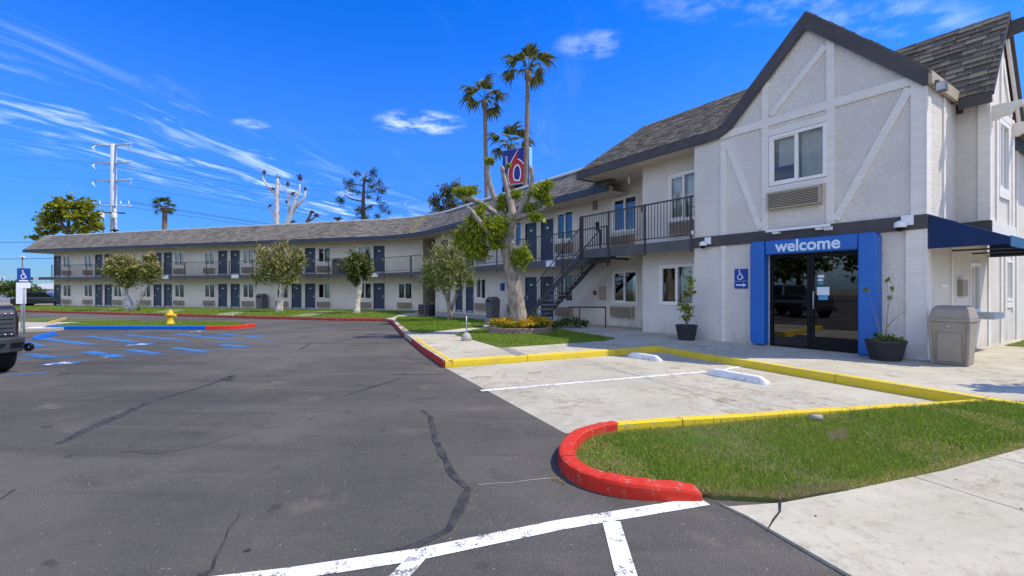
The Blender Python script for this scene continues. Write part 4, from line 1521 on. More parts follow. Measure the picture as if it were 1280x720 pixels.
# barge boards: a bent one on the left that runs out into the eave
bb = MB()
out_l = [(AX, AZ), (-4.22, 6.10), (-4.45, 5.97), (-4.8, 5.945), (-10.26, 5.945)]
in_l = [(AX, AZ - .40), (-4.10, 5.83), (-4.42, 5.69), (-4.8, 5.665), (-10.26, 5.665)]
n_ = len(out_l)
poly_l = out_l + in_l[::-1]
vs = [(x, -.10, z) for x, z in poly_l] + [(x, -.045, z) for x, z in poly_l]
k2_ = len(poly_l)
bb.add(vs, [(i, i + 1, k2_ - 2 - i, k2_ - 1 - i) for i in range(n_ - 1)] + [(k2_ + i, k2_ + i + 1, 2 * k2_ - 2 - i, 2 * k2_ - 1 - i) for i in range(n_ - 1)] + [(i, i + k2_, (i + 1) % k2_ + k2_, (i + 1) % k2_) for i in range(k2_)])
bb.build('barge_board', M['dark_trim'], office)
bb = MB()
pr_ = [(AX, AZ), (.06, AZ - SLP * 2.26), (.06, AZ - SLP * 2.26 - .30), (-.02, AZ - SLP * 2.26 - .30), (AX, AZ - .40)]
bb.prism(pr_, lambda p: (p[0], -.10, p[1]), lambda p: (p[0], -.045, p[1]))
bb.build('barge_board', M['dark_trim'], office)
# roofs
rb = MB()
rb.add([(AX, -.09, AZ + .02), (AX, 9, AZ + .02), (.10, 9, AZ + .02 - SLP * 2.30), (.10, -.09, AZ + .02 - SLP * 2.30),
        (AX, -.09, AZ - .06), (AX, 9, AZ - .06), (.10, 9, AZ - .06 - SLP * 2.30), (.10, -.09, AZ - .06 - SLP * 2.30)],
       [(0, 1, 2, 3), (4, 5, 6, 7), (0, 3, 7, 4), (2, 3, 7, 6)])
rb.add([(AX, -.09, AZ + .02), (AX, 9, AZ + .02), (-4.35, 9, AZ + .02 - SLP * 2.1), (-4.35, -.09, AZ + .02 - SLP * 2.1),
        (AX, -.09, AZ - .06), (AX, 9, AZ - .06), (-4.35, 9, AZ - .06 - SLP * 2.1), (-4.35, -.09, AZ - .06 - SLP * 2.1)],
       [(0, 1, 2, 3), (4, 5, 6, 7), (0, 3, 7, 4)])
ORUN, ORISE = 1.75, 1.58
OL = -10.26
rb.add([(OL, -.1, 5.945), (-4.0, -.1, 5.945), (-4.0, -.1 + ORUN, 5.945 + ORISE), (OL + ORUN, -.1 + ORUN, 5.945 + ORISE)], [(0, 1, 2, 3)])
rb.add([(OL, -.1, 5.945), (OL + ORUN, -.1 + ORUN, 5.945 + ORISE), (OL + ORUN, 9, 5.945 + ORISE), (OL, 9, 5.945)], [(0, 1, 2, 3)])
rb.add([(OL + ORUN, -.1 + ORUN, 5.945 + ORISE), (-2.4, -.1 + ORUN, 5.945 + ORISE), (-2.4, 9, 5.945 + ORISE), (OL + ORUN, 9, 5.945 + ORISE)], [(0, 1, 2, 3)])
rb.build('roof', M['roof'], office)
sl_ = math.hypot(ORUN, ORISE)


def Pm(s, t, lift):
    return (OL + s, -.1 + t * ORUN / sl_ - lift * ORISE / sl_, 5.945 + t * ORISE / sl_ + lift * ORUN / sl_)


sh = shingle_field(Pm, lambda t: (t * ORUN / sl_, 5.9 + t * ORUN / sl_ * .9), sl_, .125, .22, .018)
sl2 = math.hypot(2.3, SLP * 2.3)


def Pg(s, t, lift):
    x = .10 - t * 2.3 / sl2
    return (x + lift * SLP / math.hypot(1, SLP), -.09 + s, AZ + .02 - SLP * 2.30 + t * SLP * 2.3 / sl2 + lift / math.hypot(1, SLP))


sh2 = shingle_field(Pg, lambda t: (0, 6.5), sl2, .15, .30, .02)
sh.add(sh2.v, sh2.f)
sh.r[-len(sh2.r):] = sh2.r
tag(sh.build('shingles', M['roof'], office), kind='stuff')
MB().box(OL - .03, OL, -.1, 9, 5.665, 5.95).build('fascia', M['dark_trim'], office)
MB().box(OL + .01, -5.26, -.04, 1.9, 5.70, 5.735).build('soffit', M['soffit'], office)
# eave return along the right side of the front gable
MB().box(.05, .12, -.08, B0, 5.56, 5.80).build('eave_board', M['ac'], office)
MB().box(.05, .12, B1, 16, 5.50, 5.78).build('eave_board', M['blue_trim'], office)
MB().box(0.0, .8, B1 + 1.2, 16, 5.78, 5.90).build('side_eave', M['roof'], office)

# steep side gable: roof planes, single shingles, barges, brackets
EV, RZ = 5.62, 7.68
EB, RX = 1.60, .66
sp_ = MB()
for sgn in (1, -1):
    e = BA - sgn * (BA - EB)
    sp_.add([(-2.0, BA, RZ), (RX, BA, RZ), (RX, e, EV), (-.2, e, EV), (-2.0, BA, RZ - .08), (RX, BA, RZ - .08), (RX, e, EV - .08), (-.2, e, EV - .08)],
            [(0, 1, 2, 3), (4, 5, 6, 7), (1, 2, 6, 5), (2, 3, 7, 6)])
sp_.build('side_roof', M['roof'], office)
sl3 = math.hypot(BA - EB, RZ - EV)
cs, sn = (BA - EB) / sl3, (RZ - EV) / sl3


def Ps(s, t, lift):
    return (RX - s, EB + t * cs - lift * sn, EV + t * sn + lift * cs)


def s_end(t):
    z = EV + t * sn
    x = AX + (AZ - z) / SLP if z < AZ else AX
    return (0, RX - x + .1)


shing_root = bpy.data.objects.new('shingle_roof', None)
C.objects.link(shing_root)
shing_root.parent = office
shingle_field(Ps, s_end, sl3, .172, .33, .026, single=lambda mb: mb.build('shingle', M['roof'], shing_root))
# ridge caps
for k in range(9):
    x = RX - .02 - k * .27
    MB().add([(x, BA - .12, RZ - .15), (x, BA, RZ + .035), (x, BA + .12, RZ - .15), (x - .29, BA - .12, RZ - .165), (x - .29, BA, RZ + .02), (x - .29, BA + .12, RZ - .165)],
             [(0, 1, 4, 3), (1, 2, 5, 4), (0, 2, 1)]).build('ridge_cap', M['roof'], office)
MB().box(.125, RX - .02, EB - .03, EB + .02, EV - .24, EV - .02).build('fascia', M['dark_trim'], office)
MB().box(0, .12, EB + .35, EB + .38, EV - .24, EV - .02).build('fascia', M['dark_trim'], office)
for sgn in (1, -1):
    e = BA - sgn * (BA - EB)
    bb = MB()
    pts = [(BA, RZ - .02), (e, EV - .02), (e + sgn * .02, EV - .30), (BA, RZ - .36)]
    bb.prism(pts, lambda p: (RX - .05, p[0], p[1]), lambda p: (RX - .10, p[0], p[1]))
    bb.build('barge_board', M['board'], office)
    bb = MB()
    pts = [(BA, RZ + .03), (e, EV + .03), (e, EV - .09), (BA, RZ - .09)]
    bb.prism(pts, lambda p: (RX + .01, p[0], p[1]), lambda p: (RX - .05, p[0], p[1]))
    bb.build('roof_edge', M['dark_trim'], office)


def corbel(y, z, m, L=.42, h=.24):
    mb = MB()
    prof = [(0, 0), (L, 0), (L, -h * .35), (L * .72, -h * .5), (L * .62, -h * .8), (L * .3, -h * .85), (L * .2, -h), (0, -h)]
    mb.prism(prof, lambda p: (BX + p[0], y - .07, z + p[1]), lambda p: (BX + p[0], y + .07, z + p[1]))
    return mb.build('corbel', M[m], office)


corbel(BA, RZ - .22, 'dark_trim', .62, .34)
corbel(B0 + .15, 5.42, 'board', .50, .30)
corbel(B1 - .05, 5.42, 'board', .55, .30)


def yboard(y0, y1, z0, z1, x, proj=.03, m='board', name='timber_board'):
    return MB().box(x - .01, x + proj, y0, y1, z0, z1).build(name, M[m], office)


def ydiag(a, b, x, w=.14, proj=.028):
    a, b = Vector((0, *a)), Vector((0, *b))
    d = (b - a).normalized()
    s = Vector((0, -d.z, d.y)) * (w / 2)
    mb = MB()
    pts = [a - s, b - s, b + s, a + s]
    mb.add([(x + proj, p.y, p.z) for p in pts] + [(x - .01, p.y, p.z) for p in pts], [(0, 1, 2, 3), (0, 4, 5, 1), (1, 5, 6, 2), (2, 6, 7, 3), (3, 7, 4, 0)])
    return mb.build('timber_board', M['board'], office)


yboard(2.50, 2.66, 2.98, 5.32, BX)
yboard(3.61, 3.77, 2.98, 5.32, BX)
yboard(B0 + .2, B1 - .2, 5.34, 5.50, BX)
yboard(2.66, 3.61, 3.56, 3.70, BX, .04)
yboard(2.88, 3.04, 5.50, 7.0, BX)
ydiag((2.2, 5.6), (2.85, 6.7), BX)
ydiag((3.85, 5.55), (3.1, 6.7), BX)
MB().box(BX - .16, BX + .034, B0 - .034, B0 + .16, 2.98, 5.50).build('corner_post', M['board'], office)
MB().box(BX - .10, BX + .034, B1 - .16, B1 + .03, 2.98, 5.50).build('corner_post', M['board'], office)
MB().box(.04, BX + .06, B0 - .05, B0 - .001, 2.70, 2.97).build('bay_band', M['dark_trim'], office)
MB().box(BX + .001, BX + .06, B0 - .001, B1 + .04, 2.70, 2.97).build('bay_band', M['stucco'] if 0 else M['board'], office)
place(('win', ('c', 'd')), lambda: window_proto(1.2, 1.2, 'c', 'd'), office, BX, 3.135, 3.72, R_(90), .83 / 1.2, 1.56 / 1.2)
# boards on the side wall
for y0, y1, z0, z1 in ((1.02, 1.14, 3.0, 5.56), (4.52, 4.72, -.1, 2.4), (1.55, 1.65, -.1, 2.3), (5.75, 5.95, -.1, 5.5), (7.5, 7.7, -.1, 5.5), (9.2, 9.4, -.1, 5.5)):
    yboard(y0, y1, z0, z1, 0)
yboard(4.5, 16, 2.70, 2.97, 0, .04)
MB().box(0, .03, -.046, .22, 3.0, 5.6).build('corner_post', M['board'], office)
MB().box(0, .03, -.046, .22, -.1, 2.71).build('corner_post', M['board'], office)
MB().box(0, .045, -.0, B0 - .05, 2.71, 3.0).build('floor_band', M['dark_trim'], office)
place(('win', ('d', 'd')), lambda: window_proto(1.2, 1.2, 'd', 'd'), office, 0, 3.35, .98, R_(90), .76 / 1.2, 1.14 / 1.2)
place(('win', ('d', 'g')), lambda: window_proto(1.2, 1.2, 'd', 'g'), office, 0, 6.7, 1.2, R_(90), .6 / 1.2, 1.1 / 1.2)
yboard(6.2, 6.38, .9, 2.5, 0)
yboard(7.02, 7.2, .9, 2.5, 0)
yboard(6.38, 7.02, 1.0, 1.16, 0)
MB().box(.0, .42, 2.95, 3.95, .82, .96).build('counter_shelf', M['galv'], office)
MB().box(.0, .09, 2.05, 2.45, 1.35, 1.72).build('intercom_box', M['bin'], office)
MB().box(.0, .012, .95, 1.35, 1.55, 1.62).build('wall_plate', M['white'], office)

# windows and AC of the gable and wall B
place(('win', ('h', 'c')), lambda: window_proto(1.27, 1.21, 'h', 'c'), office, -2.425, 0, 4.13)
place('acs', lambda: ac_proto(1.22, .42, True), office, -2.47, -.0, 3.50)
place(('win', ('d', 'c')), lambda: window_proto(1.2, 1.2, 'd', 'c'), office, -6.38, .7, 1.02, 0, 1.32 / 1.2, 1.26 / 1.2)
place(('win', ('c', 'c')), lambda: window_proto(1.2, 1.2, 'c', 'c'), office, -6.12, .7, 3.70, 0, 1.08 / 1.2, 1.48 / 1.2)
place('ac', lambda: ac_proto(), office, -6.0, .7, 3.24)

# blue entrance surround
ent = bpy.data.objects.new('entrance_surround', None)
C.objects.link(ent)
ent.parent = office


def rounded(mb, x0, x1, z0, z1, y0, y1, r, corners):
    pts = []
    for (cx, cz, a0, key) in ((x1 - r, z1 - r, 0, 'tr'), (x0 + r, z1 - r, 90, 'tl'), (x0 + r, z0 + r, 180, 'bl'), (x1 - r, z0 + r, 270, 'br')):
        if key in corners:
            pts += [(cx + r * math.cos(R_(a0 + t)), cz + r * math.sin(R_(a0 + t))) for t in range(0, 91, 15)]
        else:
            pts.append((x1 if 'r' in key else x0, z1 if 't' in key else z0))
    return mb.prism(pts, lambda p: (p[0], y0, p[1]), lambda p: (p[0], y1, p[1]))


for x0, x1, cn in ((-3.46, -3.10, ('tl', 'bl')), (-1.08, -.72, ('tr', 'br'))):
    rounded(MB(), x0, x1, .03 + (.08 if x0 < -3 else 0.06), 2.72, -.24, .02, .12, cn).build('post', M['blue_surround'], ent, bevel=.03)
rounded(MB(), -3.09, -1.09, 2.37, 2.72, -.21, .02, .04, ()).build('header', M['blue_surround'], ent, bevel=.03)
tx = text_mesh('lettering', 'welcome', .385, M['letter'], ent, .004, .009)
tx.location = (-2.12, -.216, 2.545)
tx.rotation_euler = (R_(90), 0, 0)
# storefront doors
dz0 = .06


def glazed_leaf(name, x0, x1, z0, z1, rails, y=.03, st=.07):
    mb = MB()
    for a, b in ((x0, x0 + st), (x1 - st, x1)):
        mb.box(a, b, y - .03, y + .03, z0, z1)
    for a, b in rails:
        mb.box(x0 + st, x1 - st, y - .028, y + .028, a, b)
    o = mb.build(name, M['black'], office)
    rr = sorted(rails)
    for (a, b), (c, d) in zip(rr[:-1], rr[1:]):
        MB().box(x0 + st, x1 - st, y - .004, y + .004, b, c).build('pane', M['door_glass'], o)
    return o


glazed_leaf('glazed_screen', -3.07, -2.13, dz0, 2.36, [(dz0, dz0 + .08), (1.18, 1.25), (2.29, 2.36)])
gd = glazed_leaf('glass_door', -2.12, -1.09, dz0, 2.36, [(dz0, dz0 + .34), (2.26, 2.36)])
hb = MB()
hb.tube([(-2.03, -.0, 1.05), (-2.03, -.07, 1.05), (-2.03, -.07, 1.45), (-2.03, 0, 1.45)], .014, 8)
hb.build('handle', M['galv'], gd)
for (a, b, c, d, m_) in ((-1.97, -1.84, 1.78, 1.84, 'sticker'), (-1.97, -1.86, 1.70, 1.75, 'sticker'), (-1.96, -1.86, 1.62, 1.67, 'sticker_blue'), (-1.99, -1.73, 1.37, 1.56, 'sticker'), (-1.96, -1.76, 1.26, 1.36, 'sticker_blue')):
    MB().box(a, b, .018, .0255, c, d).build('notice', M[m_], gd)
# lobby seen through the glass
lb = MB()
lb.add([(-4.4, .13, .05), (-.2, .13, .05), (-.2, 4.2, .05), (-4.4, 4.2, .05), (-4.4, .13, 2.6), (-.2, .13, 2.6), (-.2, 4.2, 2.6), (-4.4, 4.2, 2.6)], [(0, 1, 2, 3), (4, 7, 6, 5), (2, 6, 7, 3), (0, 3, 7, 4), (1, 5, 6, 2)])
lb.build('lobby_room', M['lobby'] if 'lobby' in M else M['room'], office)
MB().box(-3.9, -1.6, 2.9, 3.5, .05, 1.1).build('front_desk', M['ac'], office)
MB().box(-2.9, -2.5, 1.8, 2.2, .05, 2.6).build('lobby_column', M['soffit'], office)
ps = MB().box(-1.52, -1.14, .42, .46, .62, 1.46).build('poster_stand', M['white'], office)
MB().box(-1.49, -1.17, .412, .419, .66, 1.42).build('poster', M['sticker_blue'], ps)
MB().box(-1.35, -1.31, .44, .47, .06, .62).build('stand_leg', M['galv'], ps)
MB().box(-4.2, -3.4, 2.0, 2.5, .05, .9).build('lobby_chair', M['navy'], office)
MB().box(-2.2, -1.5, 4.14, 4.19, 1.3, 1.9).build('lobby_picture', M['white'], office)
# awning
aw = MB()
d1 = 4.55
top, outz, bot, ow = 2.99, 2.45, 2.31, 1.17
aw.add([(0.035, 0, top), (ow, 0, outz), (ow, 0, bot + .01), (.035, 0, bot), (.035, d1, top), (ow, d1, outz), (ow, d1, bot + .01), (.035, d1, bot)],
       [(0, 1, 2, 3), (4, 5, 6, 7), (0, 1, 5, 4)])
av = aw.build('awning', M['canvas'], office, fix=True)
MB().box(ow, ow + .015, 0, d1, bot - .03, outz + .02).build('valance', M['canvas_edge'], av)
fr = MB()
for y in (.04, 1.5, 3.0, d1 - .04):
    fr.tube([(.04, y, bot + .03), (ow - .03, y, bot + .03)], .018, 6)
fr.tube([(ow - .03, .04, bot + .03), (ow - .03, d1 - .04, bot + .03)], .018, 6)
fr.build('awning_frame', M['steel_dark'], av)
MB().box(ow - .05, ow + .05, 2.0, 2.6, 2.08, 2.28).build('hanging_sign', M['black'], av)

# office balcony
MB().box(-10.05, -5.26, -.02, 1.87, 2.80, 2.96).build('balcony_slab', M['soffit'], office)
MB().box(-10.10, -5.26, -.07, -.02, 2.66, 2.98).build('balcony_edge', M['concrete_edge'], office)
MB().box(-10.10, -10.05, -.02, 1.0, 2.66, 2.98).build('balcony_edge', M['concrete_edge'], office)
MB().box(-8.35, -8.15, .0, 1.86, 2.62, 2.80).build('beam', M['soffit'], office)
MB().box(-10.08, -5.26, -.06, -.015, 4.20, 4.245).build('top_rail', M['steel_dark'], office)
MB().box(-10.08, -5.26, -.055, -.02, 3.10, 3.13).build('bottom_rail', M['steel_dark'], office)
x = -9.96
bal = None
while x < -5.3:
    if bal is None:
        bal = MB().box(-.008, .008, -.008, .008, 3.12, 4.21).build('baluster', M['steel_dark'], office, loc=(x, -.037, 0))
    else:
        c = bal.copy()
        C.objects.link(c)
        c.location = (x, -.037, 0)
    x += .118
for x in (-10.06, -9.95, -8.6, -7.0, -5.3):
    MB().box(x - .025, x + .025, -.125, -.072, 2.60, 4.24).build('rail_post', M['steel_dark'], office)
for y in np.arange(.1, 1.0, .118):
    pass

# outside stair from the office balcony down to the left
st = thing('outside_stair', 'dark steel outside stair with open treads climbing right to the office balcony', 'staircase', (*oR, 0), aR)
sx0, sz0, sx1, sz1 = -13.75, .10, -10.12, 2.94
ang = math.atan2(sz1 - sz0, sx1 - sx0)
for y in (.0, 1.02):
    MB().bar((sx0 - .1, y, sz0 + .02), (sx1, y, sz1 - .14), .045, .19).build('stringer', M['steel_dark'], st)
NT_ = 14
tr = None
for i in range(NT_):
    t = (i + .5) / NT_
    x, z = sx0 + (sx1 - sx0) * t, sz0 + (sz1 - sz0) * (t + .02)
    if tr is None:
        tr = MB().box(-.15, .15, .03, .99, -.045, 0).build('tread', M['curb_grey'], st, loc=(x, 0, z), bevel=.005)
    else:
        c = tr.copy()
        C.objects.link(c)
        c.location = (x, 0, z)
for y in (-.0, 1.02):
    hr = MB()
    hr.tube([(sx0 - .75, y, .60), (sx0 - .70, y, .92), (sx0 - .2, y, sz0 + .92), (sx1 - .05, y, sz1 + .90)], .024, 8)
    hr.build('handrail', M['steel_dark'], st)
    MB().bar((sx0 + .05, y, sz0 + .28), (sx1 - .05, y, sz1 + .12), .03, .03).build('bottom_rail', M['steel_dark'], st)
    bs = None
    for i in range(28):
        t = (i + .5) / 28
        x, z = sx0 + (sx1 - sx0) * t, sz0 + (sz1 - sz0) * t
        if bs is None:
            bs = MB().box(-.008, .008, -.008, .008, .22, .89).build('baluster', M['steel_dark'], st, loc=(x, y, z))
        else:
            c = bs.copy()
            C.objects.link(c)
            c.location = (x, y, z)
    for t in (.02, .36, .70, .99):
        x, z = sx0 + (sx1 - sx0) * t, sz0 + (sz1 - sz0) * t
        MB().box(x - .025, x + .025, y - .025, y + .025, z - .15, z + .92).build('newel_post', M['steel_dark'], st)
MB().box(sx0 - .55, sx0 + .05, -.1, 1.12, -.05, .16).build('landing', M['base'], st)

# handrail under the stair
q0, q1 = G(724.5, 412, .1), G(757, 411, .1)
rl = thing('guard_rail', 'low dark pipe rail on two posts under the stair, by the air conditioner', 'railing', (q0[0], q0[1], gz(q0[1]) + .14))
v = (q1[0] - q0[0], q1[1] - q0[1])
MB().tube([(-v[0] * .42, -v[1] * .42, .80), (v[0], v[1], .78)], .028, 8).build('rail', M['steel_dark'], rl)
for t in (0, 1):
    MB().tube([(v[0] * t, v[1] * t, -.05), (v[0] * t, v[1] * t, .78)], .026, 8).build('post', M['steel_dark'], rl)
#--PART2--
# ------------------------------------------------------------ vegetation
def tree(name, label, base, limbs, clumps, bark, leafm, size, seed, cat='tree', group=None, bumpy=.06, asp=.5, n=10, **k):
    """limbs: lists of (x,y,z,r) relative to base; clumps relative to base"""
    t = thing(name, label, cat, base, 0, group)
    mb = MB()
    for lm in limbs:
        mb.tube([p[:3] for p in lm], [p[3] for p in lm], n, bumpy=bumpy)
    rg = random.Random(seed)
    if base[1] < 40 and clumps:                     # twigs showing between the leaves
        tops = [Vector(l[-1][:3]) for l in limbs] + [Vector(l[-2][:3]) for l in limbs]
        for c in clumps:
            cc = Vector(c[:3])
            o_ = min(tops, key=lambda q: (q - cc).length)
            for _ in range(5):
                d_ = Vector((rg.gauss(0, 1), rg.gauss(0, 1), rg.gauss(.3, 1))).normalized()
                e_ = cc + Vector((d_.x * c[3], d_.y * c[4], d_.z * c[5])) * rg.uniform(.7, 1.1)
                m_ = o_.lerp(e_, .5) + Vector((rg.uniform(-.1, .1), rg.uniform(-.1, .1), rg.uniform(-.05, .1))) * c[3]
                mb.tube([tuple(o_), tuple(m_), tuple(e_)], [c[3] * .035, c[3] * .022, c[3] * .008], 4, cap=False)
    mb.build('trunk', bark, t)
    if clumps:
        leaves('crown', clumps, size, leafm, seed, t, asp=asp, **k)
    return t


def gp(px_, py_, off=.16):
    x, y = G(px_, py_, off)
    return (x, y, gz(y) + off)


def rel(px_, py_, Y, base, dy=0.0):
    """point at depth Y+dy seen at a survey position, relative to base"""
    d = Y + dy
    return ((px_ - 640) / 590 * d - base[0], d - base[1], 1.5 + (362 - py_) * d / 590 - base[2])


def limb(Y, base, pts):
    """pts: (px,py,dy,r)"""
    return [(*rel(a, b, Y, base, c), r) for a, b, c, r in pts]


# the big pollarded tree in the flower bed
bx = (.30, 15.65)
TB = (bx[0], bx[1], gz(bx[1]) + .14)
Y0 = 15.65
LS = .64
limbs = [
    limb(Y0, TB, [(651, 412, 0, .44), (650, 403, 0, .40), (646, 380, 0, .36), (641, 350, 0, .335), (637, 325, 0, .325), (634, 305, 0, .34), (633, 290, 0, .30)]),
    limb(Y0, TB, [(633, 305, 0, .30), (637, 288, 0, .29), (641, 275, 0, .27), (640, 262, .05, .20), (636, 244, .1, .15), (631, 226, .15, .125), (629, 216, .2, .12), (628, 211, .2, .14), (627, 207, .2, .05)]),
    limb(Y0, TB, [(638, 285, 0, .22), (650, 265, -.1, .17), (658, 250, -.2, .14), (663, 236, -.25, .12), (665, 222, -.3, .12), (664, 212, -.3, .13), (662, 207, -.3, .05)]),
    limb(Y0, TB, [(640, 276, 0, .18), (653, 270, -.3, .14), (668, 267, -.5, .11), (678, 262, -.6, .09), (686, 253, -.6, .07)]),
    limb(Y0, TB, [(636, 280, 0, .22), (624, 270, -.1, .16), (610, 260, -.2, .14), (598, 252, -.25, .13), (587, 248, -.3, .13), (577, 247, -.3, .11), (573, 241, -.3, .10), (571, 235, -.3, .04)]),
    limb(Y0, TB, [(630, 302, -.1, .20), (617, 295, -.35, .14), (606, 286, -.5, .12), (597, 274, -.6, .12), (590, 264, -.65, .10), (582, 256, -.7, .05)]),
    limb(Y0, TB, [(634, 278, .2, .19), (624, 263, .4, .14), (617, 245, .5, .13), (612, 230, .5, .13), (609, 217, .5, .14), (611, 207, .5, .09), (612, 202, .5, .04)]),
]
cl_px = [(592, 301, -.2, 17, 18, 1500), (601, 284, -.4, 12, 12, 750), (577, 297, -.1, 11, 14, 700), (603, 313, .1, 11, 11, 600), (584, 284, .1, 9, 9, 380), (588, 317, 0, 10, 8, 420), (622, 284, -.4, 15, 15, 1300), (618, 299, -.3, 12, 12, 800),
         (651, 322, -.3, 13, 13, 1300), (640, 330, .2, 7, 8, 250), (664, 260, -.4, 10, 6, 420), (675, 242, -.5, 12, 11, 950), (685, 231, -.6, 7, 6, 360), (669, 271, -.6, 9, 6, 380), (685, 251, -.6, 7, 6, 280),
         (600, 263, -.4, 8, 8, 420), (589, 275, -.5, 6, 7, 240), (578, 240, -.3, 13, 7, 700), (590, 238, -.2, 9, 6, 350), (612, 201, .5, 6, 5, 300), (629, 258, .3, 9, 9, 450), (644, 243, .2, 9, 6, 400), (628, 247, .3, 6, 5, 200), (636, 207, .2, 4, 3, 60)]
cls = []
for a, b, c, rx, rz, n in cl_px:
    p = rel(a, b, Y0, TB, c)
    k = (Y0 + c) / 590
    cls.append((*p, rx * k, rx * k * .85, rz * k, n))
limbs = [[(x, y, z, r * (LS if k else .70)) for x, y, z, r in l] for k, l in enumerate(limbs)]
tree('pollarded_tree', 'large pollarded tree with bare knobby limbs and bright green tufts in the brick flower bed', TB, limbs, cls, M['bark'], M['leaf_yew'], .115, 31, bumpy=.10, n=14, asp=.42, up=.35)

# brick flower bed with yellow flowers
bed = thing('flower_bed', 'round brick edged bed of yellow flowers at the foot of the pollarded tree', 'flower bed', (.25, 15.75, gz(15.75) + .15))
brk = None
for row in range(2):
    nb = 30
    for i in range(nb):
        a = 2 * math.pi * (i + .5 * row) / nb
        r = 1.02 + rnd.uniform(-.015, .015)
        if brk is None:
            brk = MB().box(-.10, .10, -.05, .05, 0, .095).build('brick', M['brick'], bed, bevel=.008)
            b_ = brk
        else:
            b_ = brk.copy()
            C.objects.link(b_)
        b_.location = (r * math.cos(a), r * .8 * math.sin(a), .005 + .10 * row)
        b_.rotation_euler = (rnd.uniform(-.03, .03), rnd.uniform(-.03, .03), math.atan2(.8 * math.cos(a), -math.sin(a)))
MB().lathe([(.98, .0), (.98, .14), (.5, .18), (.05, .19)], 24).build('soil', M['soil'], bed).scale = (1, .8, 1)
cls = []
for _ in range(70):
    a, r = rnd.uniform(0, 6.283), .98 * rnd.uniform(.1, 1) ** .6
    cls.append((r * math.cos(a), r * .8 * math.sin(a), .27 + rnd.uniform(-.02, .09), .15, .15, .11, 60))
tag(leaves('foliage', cls, .055, M['leaf_yew'], 41, bed, asp=.4), kind='stuff')
cls = []
for _ in range(95):
    a, r = rnd.uniform(0, 6.283), 1.02 * rnd.uniform(.05, 1) ** .5
    cls.append((r * math.cos(a), r * .8 * math.sin(a), .36 + rnd.uniform(-.08, .09), .13, .13, .07, 42))
tag(leaves('flowers', cls, .06, M['flower'], 42, bed, asp=.75), kind='stuff')


def bush(label, base, clumps, leafm, size, seed, cat='shrub', **k):
    t = thing('shrub', label, cat, base)
    mb = MB()
    for c in clumps:
        mb.tube([(c[0] * .3, c[1] * .3, -.05), (c[0], c[1], c[2])], [.02, .006], 5)
    mb.build('stem', M['bark_dark'], t)
    leaves('foliage', clumps, size, leafm, seed, t, **k)
    return t


b_ = gp(668, 408)
bush('low olive shrub between the flower bed and the stair foot', b_, [(0, 0, .25, .25, .22, .26, 300), (.35, .1, .2, .22, .2, .22, 220), (-.2, .3, .3, .2, .2, .2, 200)], M['leaf_brush'], .09, 43)
b_ = gp(706, 409)
bush('small dark leafed shrub growing under the outside stair', b_, [(0, 0, .18, .3, .25, .18, 320), (.45, .15, .2, .2, .2, .25, 200), (.75, .1, .12, .2, .2, .14, 120)], M['leaf_hedge'], .1, 44)
b_ = gp(694, 410)
bush('small green shrub beside the foot of the outside stair', b_, [(0, 0, .14, .3, .2, .16, 260), (-.35, .0, .1, .2, .2, .12, 120)], M['leaf_hedge'], .09, 45)

# clipped trees on the lawns
def crown_px(Y, base, items):
    out = []
    for a, b, c, rx, rz, n in items:
        k = (Y + c) / 590
        out.append((*rel(a, b, Y, base, c), rx * k, rx * k * .9, rz * k, n))
    return out


def pt(px_, py_, off=.16):
    return gp(px_, py_, off)


b_ = pt(562, 401)
Y = b_[1]
tree('shrub_tree', 'loose olive shrub tree with a forked bare trunk on the corner lawn', b_, [
    limb(Y, b_, [(562, 403, 0, .14), (563, 390, 0, .12), (560, 375, 0, .095), (553, 360, -.1, .08), (546, 345, -.2, .05)]),
    limb(Y, b_, [(561, 392, 0, .1), (568, 376, .1, .08), (573, 360, .2, .06), (576, 340, .2, .04)]),
    limb(Y, b_, [(560, 378, 0, .08), (562, 360, -.2, .06), (562, 340, -.2, .04)]),
], crown_px(Y, b_, [(546, 340, -.2, 21, 24, 1200), (562, 332, -.2, 22, 26, 1360), (578, 338, .1, 17, 20, 880), (552, 320, .2, 14, 15, 640), (566, 318, .2, 14, 14, 560), (534, 338, 0, 9, 12, 256), (588, 352, 0, 12, 9, 264), (556, 355, -.3, 20, 10, 560), (538, 352, .1, 10, 9, 200), (547, 310, .3, 6, 8, 128), (570, 308, 0, 6, 7, 112)]),
    M['bark'], M['leaf_brush'], .15, 51, group=None, asp=.26, topred=.35, up=.7, shell=.6)
b_ = pt(447, 391.5)
Y = b_[1]
tree('shrub_tree', 'round clipped dark green ball tree on a leaning whitewashed trunk', b_, [
    limb(Y, b_, [(446, 393, 0, 0.260), (446, 388, 0, 0.205), (447, 375, 0, 0.167), (450, 360, 0, 0.149), (451, 350, 0, 0.124), (449, 338, 0, 0.062)])],
    crown_px(Y, b_, [(447, 333, 0, 16, 17, 3360), (445, 346, 0, 9, 9, 560)]), M['bark_white'], M['leaf_topiary'], .19, 52, asp=.5, shell=.33, topred=.2)
b_ = pt(349, 389.5)
Y = b_[1]
